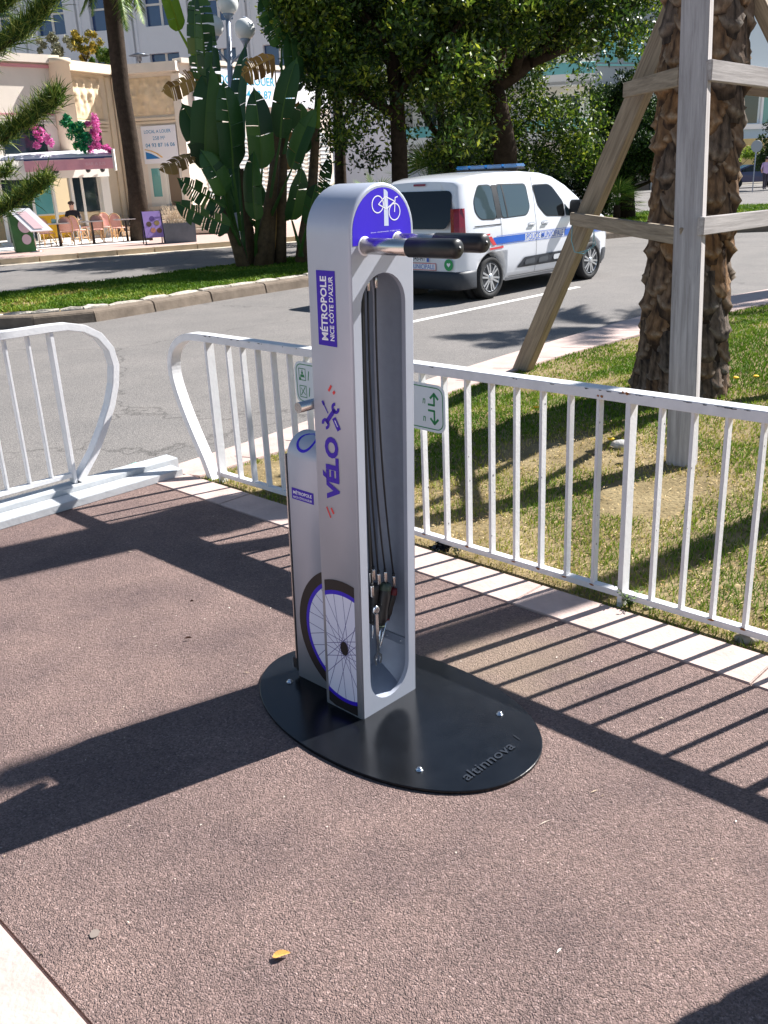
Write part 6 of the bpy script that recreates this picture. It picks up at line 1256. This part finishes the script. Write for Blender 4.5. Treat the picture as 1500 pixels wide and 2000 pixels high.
wall(hw0, hw1, 6.2, 22, .5, "wall", MHG, hw); wall(hw0, hw1, 4.9, 6.3, .8, "canopy", M("pale_canopy", lin(172, 176, 178), .5), hw, .4); wall(hw0, hw1, 0, 4.9, .4, "dark_glazing", M("dark_glazing", lin(28, 30, 34), .12, spec=.6), hw, -.6)
for k in range(5): wpanel(hw0, hw1, .08 + .2 * k, .10 + .2 * k, 0, 4.9, -.5, .1, "glazing_post", MHG, hw)
for k in range(4): wpanel(hw0, hw1, .08 + .22 * k, .24 + .22 * k, 7.7, 9.6, .02, .03, "window_pane", MGLT, hw); wpanel(hw0, hw1, .05 + .22 * k, .27 + .22 * k, 7.5, 7.6, .1, .1, "rail", MTEAL, hw)
b = B(); text_fit(b, "Mercure", .22, .72, 6.35, 6.95, lambda x, z: wp_(hw0, hw1, x, z, .55), .012); b.build("lettering", MPRINTW, hw)
# white building and yellow wall far right
fr0, fr1 = at(1385, 300, 84), at(1640, 300, 92); frb = empty("far_white_building", Vector((fr0.x, fr0.y, 0))); tag(frb, "far white building with window bands at the right edge", "building"); wall(fr0, fr1, 0, 16, 1, "wall", M("bluish_white_render", lin(222, 232, 238), .7), frb)
for k in range(6): wpanel(fr0, fr1, .06 + .15 * k, .17 + .15 * k, 4.6, 7.0, .05, .05, "window_pane", MGLS if k % 2 else MGLT, frb); wpanel(fr0, fr1, .04 + .15 * k, .055 + .15 * k, 4.5, 7.1, .12, .1, "window_frame", MPRINTW, frb)
wpanel(fr0, fr1, 0, 1, 3.0, 4.1, .25, .3, "glass_band", M("blue_glass_band", lin(150, 176, 206), .1), frb); wpanel(fr0, fr1, 0, 1, 4.1, 4.5, .6, .6, "slab", MPRINTW, frb); wpanel(fr0, fr1, 0, 1, 7.1, 7.6, .8, .8, "slab", MPRINTW, frb)
yw = empty("yellow_wall", Vector((fr0.x, fr0.y - 6, 0))); tag(yw, "ochre rendered wall below the far white building", "wall"); yq0, yq1 = at(1395, 300, 78), at(1640, 300, 80); wall(yq0, yq1, 0, 2.75, .4, "wall", M("ochre_render", lin(222, 192, 134), .85, var=.05, scale=1), yw); wpanel(yq0, yq1, .22, 1, 2.75, 3.2, .1, .5, "upper_wall", M("ochre_render", lin(222, 192, 134), .85), yw); wpanel(yq0, yq1, .0, .25, .2, 1.2, .3, .5, "planter_ledge", MPRINTW, yw)
bush("far_shrub", at(1440, 330, 74), 2.5, 1, 1.5, "pale green shrubs behind the far blue car", MLEAFY, 30, 120, .1, 91); bush("far_tree", at(1512, 330, 60), 1.3, 1.2, 3.2, "dark tree crown cut by the right photo edge above the far car", MLEAF2, 40, 200, .08, 92, "tree")
# far blue car
fc = at(1470, 363, 66); fc.z = -.13; car = empty("blue_car", fc, R(-4)); tag(car, "dark blue car passing on the far road at the right", "car"); MCB = M("dark_blue_paint", lin(40, 44, 96), .25, coat=.8)
prof = [(-2.1, .35), (-2.15, .7), (-1.95, .98), (-1.3, 1.05), (-.75, 1.42), (.5, 1.46), (1.2, 1.2), (1.6, .98), (2.05, .88), (2.15, .6), (2.1, .35)]
b = B(); b.loft([[Vector((-x, y * (1 - .13 * max(0, z - .9)), z)) for x, z in prof] for y in (-.86, -.5, 0, .5, .86)], True, True, False); b.build("body", MCB, car, local=True, bevel=.04)
for s_ in (-1, 1):
    B().poly([Vector((-x, s_ * .88 * (1 - .13 * max(0, z - .9)), z)) for x, z in ((-1.15, 1.02), (-.7, 1.36), (.45, 1.39), (1.05, 1.15), (1.1, 1.02))]).build("side_window", MVGLASS, car, local=True)
    for x in (-1.3, 1.3): B().lathe((x, s_ * .74, .32), [(.32, 0), (.32, .16), (.2, .165), (.01, .15)], 20, (0, s_, 0)).build("wheel", MTY, car, local=True)

# ------------------------------------------------------------------ cafe terrace furniture
MRAT = M("rattan", lin(206, 160, 108), .6, var=.15, scale=20); MPWV = M("pink_weave", lin(226, 170, 156), .7, var=.12, scale=40); MTBL = M("pale_table_top", lin(206, 196, 190), .4); MTLEG = M("dark_table_leg", lin(44, 34, 34), .5)
def chair_proto():
    e = empty("rattan_chair", (0, 0, 0))
    for x, y in ((-.19, -.19), (.19, -.19), (-.18, .19), (.18, .19)): B().tube([(x * 1.1, y * 1.1, 0), (x, y, .44)], .016, 6).build("leg", MRAT, e, local=True)
    B().lathe((0, 0, .43), [(.22, 0), (.235, .015), (.22, .03), (.01, .032)], 16).build("seat", MPWV, e, local=True)
    bk = [(-.2, .2, .45), (-.215, .24, .65), (-.19, .27, .82), (-.10, .285, .91), (0, .29, .93), (.10, .285, .91), (.19, .27, .82), (.215, .24, .65), (.2, .2, .45)]; B().tube(bk, .015, 6).build("back_frame", MRAT, e, local=True)
    rows = [[Vector((x * w_, .20 + .085 * t - .03 * (x * x), .48 + .43 * t)) for x in (-1, -.5, 0, .5, 1)] for t, w_ in ((0, .19), (.3, .205), (.6, .2), (.85, .15), (1, .06))]; B().loft(rows, False, False, True).build("backrest", MPWV, e, local=True)
    for x in (-.19, .19): B().tube([(x, -.19, .12), (0, -.19 * (1), .40), ] if False else [(x, -.2, .08), (x * .5, -.2, .3), (0, -.2, .40)], .011, 5).build("brace", MRAT, e, local=True); B().tube([(x, -.19, .2), (x, .19, .2)], .010, 5).build("side_stretcher", MRAT, e, local=True)
    return e
def P0(px, py): g = ground_at(px, py); return Vector((g.x, g.y, 0))
ch0 = chair_proto(); used = False
CHAIRS = [(95, 483, 2.6, "pink rattan chair behind the white menu stand, leftmost of the terrace"), (134, 480, 3.0, "pink rattan chair with its back to the road, right of the leftmost table"), (158, 476, 2.3, "pale pink rattan chair turned sideways in front of the seated person"), (166, 468, .4, "pink rattan chair right beside the seated person, facing the road"), (192, 475, 3.1, "dark pink rattan chair in the middle of the row, under the middle table"), (212, 468, .1, "pink rattan chair behind the middle table, by the white corner post"),
      (236, 471, 2.5, "pale pink rattan chair turned towards the rightmost table"), (270, 470, 3.14, "rightmost pink rattan chair, in front of the palm trunk"), (112, 468, .3, "pink rattan chair at the yellow counter behind the leftmost table"), (228, 464, .3, "pink rattan chair against the cream box by the corner post")]
for i, (px, py, rz, lb_) in enumerate(CHAIRS):
    c_ = ch0 if i == 0 else copy_tree(ch0); c_.location = P0(px, py); c_.rotation_euler = (0, 0, rz + .45); tag(c_, lb_, "chair", "rattan chairs on the café terrace")
def table(px, py, lb_):
    p = P0(px, py); e = empty("bistro_table", p); B().lathe(p, [(.23, 0), (.23, .015), (.04, .03), (.03, .70), (.1, .705)], 12).build("pedestal", MTLEG, e); B().box(p + Vector((0, 0, .73)), .68, .62, .03, (Vector((.9, .43, 0)), Vector((-.43, .9, 0)), UZ)).build("table_top", MTBL, e); return tag(e, lb_, "table", "bistro tables on the café terrace")
table(119, 482, "leftmost bistro table, with a pale jar on it"); table(185, 477, "middle bistro table near the seated person"); table(250, 472, "rightmost bistro table, beside the palm trunk")
p = P0(119, 482) + Vector((-.1, 0, .745)); tag(B().lathe(p, [(.07, 0), (.08, .06), (.075, .12), (.06, .13)], 12).build("jar", M("pale_green_jar", lin(186, 220, 206), .2), origin=p), "pale green jar standing on the leftmost bistro table", "jar")
# terrace flooring: pale deck
tag(B().prism([P0(-40, 495) + UZ * .004, P0(290, 473) + UZ * .004, P0(300, 455) + UZ * .004, P0(-40, 466) + UZ * .004], UZ * .012).build("terrace_deck", M("pale_deck", lin(226, 222, 216), .7)), kind='structure')
# A-board
ab = P0(302, 476); abe = empty("advertising_board", ab); tag(abe, "violet A-frame board with pictures of drinks on the kerb", "sign"); MFRM = M("black_frame", (.012, .01, .016, 1), .5)
X_, Y_ = Vector((.93, .37, 0)), Vector((-.37, .93, 0))
for sgn in (-1, 1):
    for x in (-.30, .30): B().bar(ab + X_ * x + Y_ * (.30 * sgn), ab + X_ * x + UZ * 1.02, .035, .02).build("leg", MFRM, abe)
    a_, b_ = ab + Y_ * (.24 * sgn) + UZ * .2, ab + Y_ * (.008 * sgn) + UZ * .99; B().prism([a_ - X_ * .285, a_ + X_ * .285, b_ + X_ * .285, b_ - X_ * .285], Y_ * (.01 * sgn)).build("poster", M("violet_poster", lin(168, 142, 210), .5, var=.08, scale=3), abe)
abf = lambda x, t: ab + Y_ * (-.253 + .232 * t) + UZ * (.2 + .79 * t) + X_ * x
for x, t, mt in ((-.12, .52, lin(96, 76, 60)), (.13, .55, lin(156, 130, 84)), (-.02, .28, lin(190, 130, 110)), (.17, .26, lin(150, 110, 80)), (.0, .72, lin(96, 70, 140))): B().poly([abf(x + .085 * math.cos(R(30 * i)), t + .10 * math.sin(R(30 * i))) for i in range(12)]).build("poster_picture", M("poster_spot%d" % int(x * 100 + t * 1000), mt, .6), abe)
# planter with dry shrub
plp = P0(352, 473); pe = empty("planter", plp); tag(pe, "grey square planter with a dry twiggy shrub in front of the steps", "planter"); X2, Y2 = Vector((.95, .3, 0)), Vector((-.3, .95, 0))
b = B(); r_o = lambda s_, z: [plp + X2 * (a * s_) + Y2 * (c * s_) + UZ * z for a, c in ((-.5, -.4), (.5, -.4), (.5, .4), (-.5, .4))]; b.loft([r_o(.96, 0), r_o(1, .6), r_o(.92, .6), r_o(.9, .52)]); b.build("box", M("slate_grey_planter", lin(104, 112, 122), .7, var=.12, scale=4), pe)
tw = B(); rr = random.Random(2)
for i in range(70):
    p = plp + X2 * rr.uniform(-.4, .4) + Y2 * rr.uniform(-.3, .3) + UZ * .55; q = p + Vector((rr.gauss(0, .15), rr.gauss(0, .15), rr.uniform(.25, .6))); tw.tube([p, p.lerp(q, .5) + Vector((rr.gauss(0, .04), 0, 0)), q], [.008, .006, .003], 4)
    for k in range(2): q2 = q + Vector((rr.gauss(0, .1), rr.gauss(0, .1), rr.gauss(.02, .08))); tw.tube([p.lerp(q, .7), q2], [.004, .002], 3)
tw.build("dry_twigs", M("dry_twig", lin(204, 180, 150), .85), pe)
# bin and menu stand
bp_ = P0(50, 492); be = empty("waste_bin", bp_); tag(be, "tall green bin with pale pink fruit pictures beside the menu stand", "bin"); X3, Y3 = Vector((.9, .43, 0)), Vector((-.43, .9, 0))
r3 = lambda s_, z: [bp_ + X3 * (a * s_) + Y3 * (c * s_) + UZ * z for a, c in ((-.34, -.34), (.34, -.34), (.34, .34), (-.34, .34))]; B().loft([r3(.85, 0), r3(1.0, 1.12), r3(1.04, 1.14), r3(1.04, 1.2), r3(.5, 1.26)]).build("body", M("bin_green", lin(52, 104, 56), .6, var=.15, scale=3), be, bevel=.02)
for cz, r_ in ((.78, .21), (.38, .15)): 
    B().poly([bp_ + X3 * (.06 + r_ * math.cos(R(15 * i)) * .9) - Y3 * (.30 + .052 * (cz + r_ * math.sin(R(15 * i)))) - Y3 * .012 + UZ * (cz + r_ * math.sin(R(15 * i))) for i in range(24)]).build("fruit_print", M("fruit_pink", lin(206, 186, 200), .6), be)
ms_ = P0(72, 492); me_ = empty("menu_stand", ms_); tag(me_, "tilted white menu board on a single steel leg beside the green bin", "menu stand"); B().tube([ms_, ms_ + UZ * .8], .02, 8).build("leg", MSTEEL, me_); B().lathe(ms_, [(.2, 0), (.2, .02), (.03, .04)], 14).build("foot", MSTEEL, me_)
a_, b_ = ms_ + UZ * .62 - Y3 * .2 + X3 * .22, ms_ + UZ * 1.28 + Y3 * .1 - X3 * .32; B().prism([a_ - X3 * .32, a_ + X3 * .32, b_ + X3 * .32, b_ - X3 * .32], (0, .03, -.03)).build("board", MPRINTW, me_); B().prism([a_.lerp(b_, .08) - X3 * .16 + UZ * .012 - Y3 * .01, a_.lerp(b_, .08) + X3 * .12 + UZ * .012 - Y3 * .01, a_.lerp(b_, .85) + X3 * .12 + UZ * .012 - Y3 * .01, a_.lerp(b_, .85) - X3 * .16 + UZ * .012 - Y3 * .01], (0, 0, .002)).build("menu_print", M("menu_pink", lin(232, 200, 204), .6), me_)
# cream box by the corner post
bx_ = P0(220, 455); tag(B().box(bx_ + UZ * .5, .75, .5, 1.0, (X3, Y3, UZ)).build("cream_box", MROOMW, origin=bx_, bevel=.02), "cream box standing against the café corner post", "box")
# dark wall piece at left of terrace
# seated person
pp = P0(150, 472) + Vector((.0, .0, 0)); per = empty("person", pp); tag(per, "seated person in dark jacket and sunglasses at the café terrace", "person")
def skin_body():
    me = bpy.data.meshes.new("body"); f = Vector((.35, -.93, 0)); s_ = Vector((.93, .35, 0))
    J = {'pel': (0, 0, .52), 'sp': (0, -.02, .72), 'ch': (0, -.03, .93), 'nk': (0, -.02, 1.08), 'hd0': (0, 0, 1.16), 'hd': (0, .015, 1.27), 'hd1': (0, .01, 1.34)}
    V = [Vector(J[k]) for k in ('pel', 'sp', 'ch', 'nk', 'hd0', 'hd', 'hd1')]; E_ = [(0, 1), (1, 2), (2, 3), (3, 4), (4, 5), (5, 6)]; Rd = [.15, .14, .155, .055, .085, .10, .065]
    for sg_ in (-1, 1):
        k = len(V); V += [Vector((sg_ * .19, 0, 1.0)), Vector((sg_ * .25, .05, .76)), Vector((sg_ * .16, .28, .74)), Vector((sg_ * .12, .35, .76))]; Rd += [.065, .05, .04, .032]; E_ += [(2, k), (k, k + 1), (k + 1, k + 2), (k + 2, k + 3)]
        k = len(V); V += [Vector((sg_ * .1, .05, .52)), Vector((sg_ * .12, .45, .52)), Vector((sg_ * .12, .47, .10)), Vector((sg_ * .12, .60, .05))]; Rd += [.09, .068, .05, .04]; E_ += [(0, k), (k, k + 1), (k + 1, k + 2), (k + 2, k + 3)]
    me.from_pydata([tuple(s_ * v.x + f * v.y + UZ * v.z) for v in V], E_, []); ob = bpy.data.objects.new("body_src", me); COL.objects.link(ob); md = ob.modifiers.new("skin", 'SKIN'); ob.modifiers.new("sub", 'SUBSURF').levels = 2
    for v, r_ in zip(me.skin_vertices[0].data, Rd): v.radius = (r_, r_)
    me.skin_vertices[0].data[0].use_root = True
    dg = bpy.context.evaluated_depsgraph_get(); m2 = bpy.data.meshes.new_from_object(ob.evaluated_get(dg)); bpy.data.objects.remove(ob)
    m2.materials.clear(); sk = M("skin", lin(206, 160, 138), .6); jk = M("dark_jacket", lin(36, 32, 40), .8); hr = M("brown_hair", lin(70, 52, 44), .7); tr = M("grey_trousers", lin(110, 124, 140), .8)
    for m in (sk, jk, hr, tr): m2.materials.append(m)
    for p_ in m2.polygons:
        c_ = p_.center; fy = c_.dot(f); p_.use_smooth = True; p_.material_index = 0 if (c_.z > 1.10 and fy > -.01 and c_.z < 1.33) or (1.07 < c_.z <= 1.10) else 2 if c_.z > 1.07 else (3 if c_.z < .60 else (0 if fy > .30 else 1))
    o = bpy.data.objects.new("body", m2); COL.objects.link(o); o.parent = per
    for sg_ in (-1, 1): B().lathe(f * .088 + s_ * (sg_ * .035) + UZ * 1.265, [(.028, 0), (.028, .006), (.01, .008)], 10, f).build("sunglasses_lens", MDKPL, per, local=True)
    b = B(); b.bar(f * .09 + s_ * -.06 + UZ * 1.272, f * .09 + s_ * .06 + UZ * 1.272, .008, .006); b.build("sunglasses_bar", MDKPL, per, local=True)
    B().lathe(f * .10 + UZ * 1.235, [(.016, -.02), (.012, .0), (.004, .018)], 8, f).build("nose", sk, per, local=True)
    B().lathe(-f * .01 + UZ * 1.275, [(.108, .0), (.112, .03), (.095, .075), (.05, .10), (.01, .105)], 16).build("hair", hr, per, local=True)
skin_body()
# far pedestrian and road sign at the right edge
def walker(base, label):
    e = empty("person", base); me = bpy.data.meshes.new("body"); V = [(0, 0, .92), (0, 0, 1.15), (0, .01, 1.38), (0, .01, 1.50), (0, 0, 1.58), (0, -.01, 1.68), (-.2, 0, 1.40), (-.26, .02, 1.12), (-.24, -.08, .88), (.2, 0, 1.40), (.26, .02, 1.12), (.22, -.1, .9), (-.1, 0, .86), (-.11, -.12, .48), (-.11, -.1, .06), (-.11, -.22, .03), (.1, 0, .86), (.11, .08, .48), (.11, .2, .08), (.11, .08, .03)]
    E_ = [(0, 1), (1, 2), (2, 3), (3, 4), (4, 5), (2, 6), (6, 7), (7, 8), (2, 9), (9, 10), (10, 11), (0, 12), (12, 13), (13, 14), (14, 15), (0, 16), (16, 17), (17, 18), (18, 19)]; Rd = [.15, .13, .15, .055, .085, .08, .06, .045, .035, .06, .045, .035, .095, .07, .05, .04, .095, .07, .05, .04]
    me.from_pydata(V, E_, []); ob = bpy.data.objects.new("src", me); COL.objects.link(ob); ob.modifiers.new("skin", 'SKIN'); ob.modifiers.new("sub", 'SUBSURF').levels = 1
    for v, r_ in zip(me.skin_vertices[0].data, Rd): v.radius = (r_, r_)
    me.skin_vertices[0].data[0].use_root = True; m2 = bpy.data.meshes.new_from_object(ob.evaluated_get(bpy.context.evaluated_depsgraph_get())); bpy.data.objects.remove(ob); m2.materials.clear()
    for m in (M("skin", lin(206, 160, 138), .6), M("lilac_top", lin(206, 176, 214), .8), M("dark_hair", lin(40, 32, 34), .7), M("dark_legwear", lin(60, 54, 66), .8)): m2.materials.append(m)
    for p_ in m2.polygons: z = p_.center.z; p_.use_smooth = True; p_.material_index = (2 if z > 1.66 or (z > 1.5 and p_.center.y > .03) else 0) if z > 1.46 else (3 if z < .9 else (0 if abs(p_.center.x) > .2 and z < 1.1 else 1))
    o = bpy.data.objects.new("body", m2); COL.objects.link(o); o.parent = e; B().lathe((0, .01, 1.62), [(.09, 0), (.1, .06), (.08, .12), (.02, .15)], 12).build("hair", M("dark_hair", lin(40, 32, 34), .7), e, local=True); return tag(e, label, "person")
wk = at(1493, 366, 56); wk.z = 0; walker(wk, "far pedestrian in lilac top with dark hair at the right photo edge")
sp0 = at(1470, 368, 52); sp0.z = 0; sgn_ = empty("road_sign", sp0); tag(sgn_, "round grey backed road sign on a thin pole in front of the far car", "road sign"); B().tube([sp0, sp0 + UZ * 2.55], .03, 8).build("pole", MLP, sgn_); B().lathe(sp0 + UZ * 2.3 + Vector((0, -.04, 0)), [(.30, 0), (.30, .02), (.28, .025)], 20, (0, -1, 0)).build("disc", M("sign_back", lin(160, 166, 172), .5), sgn_)
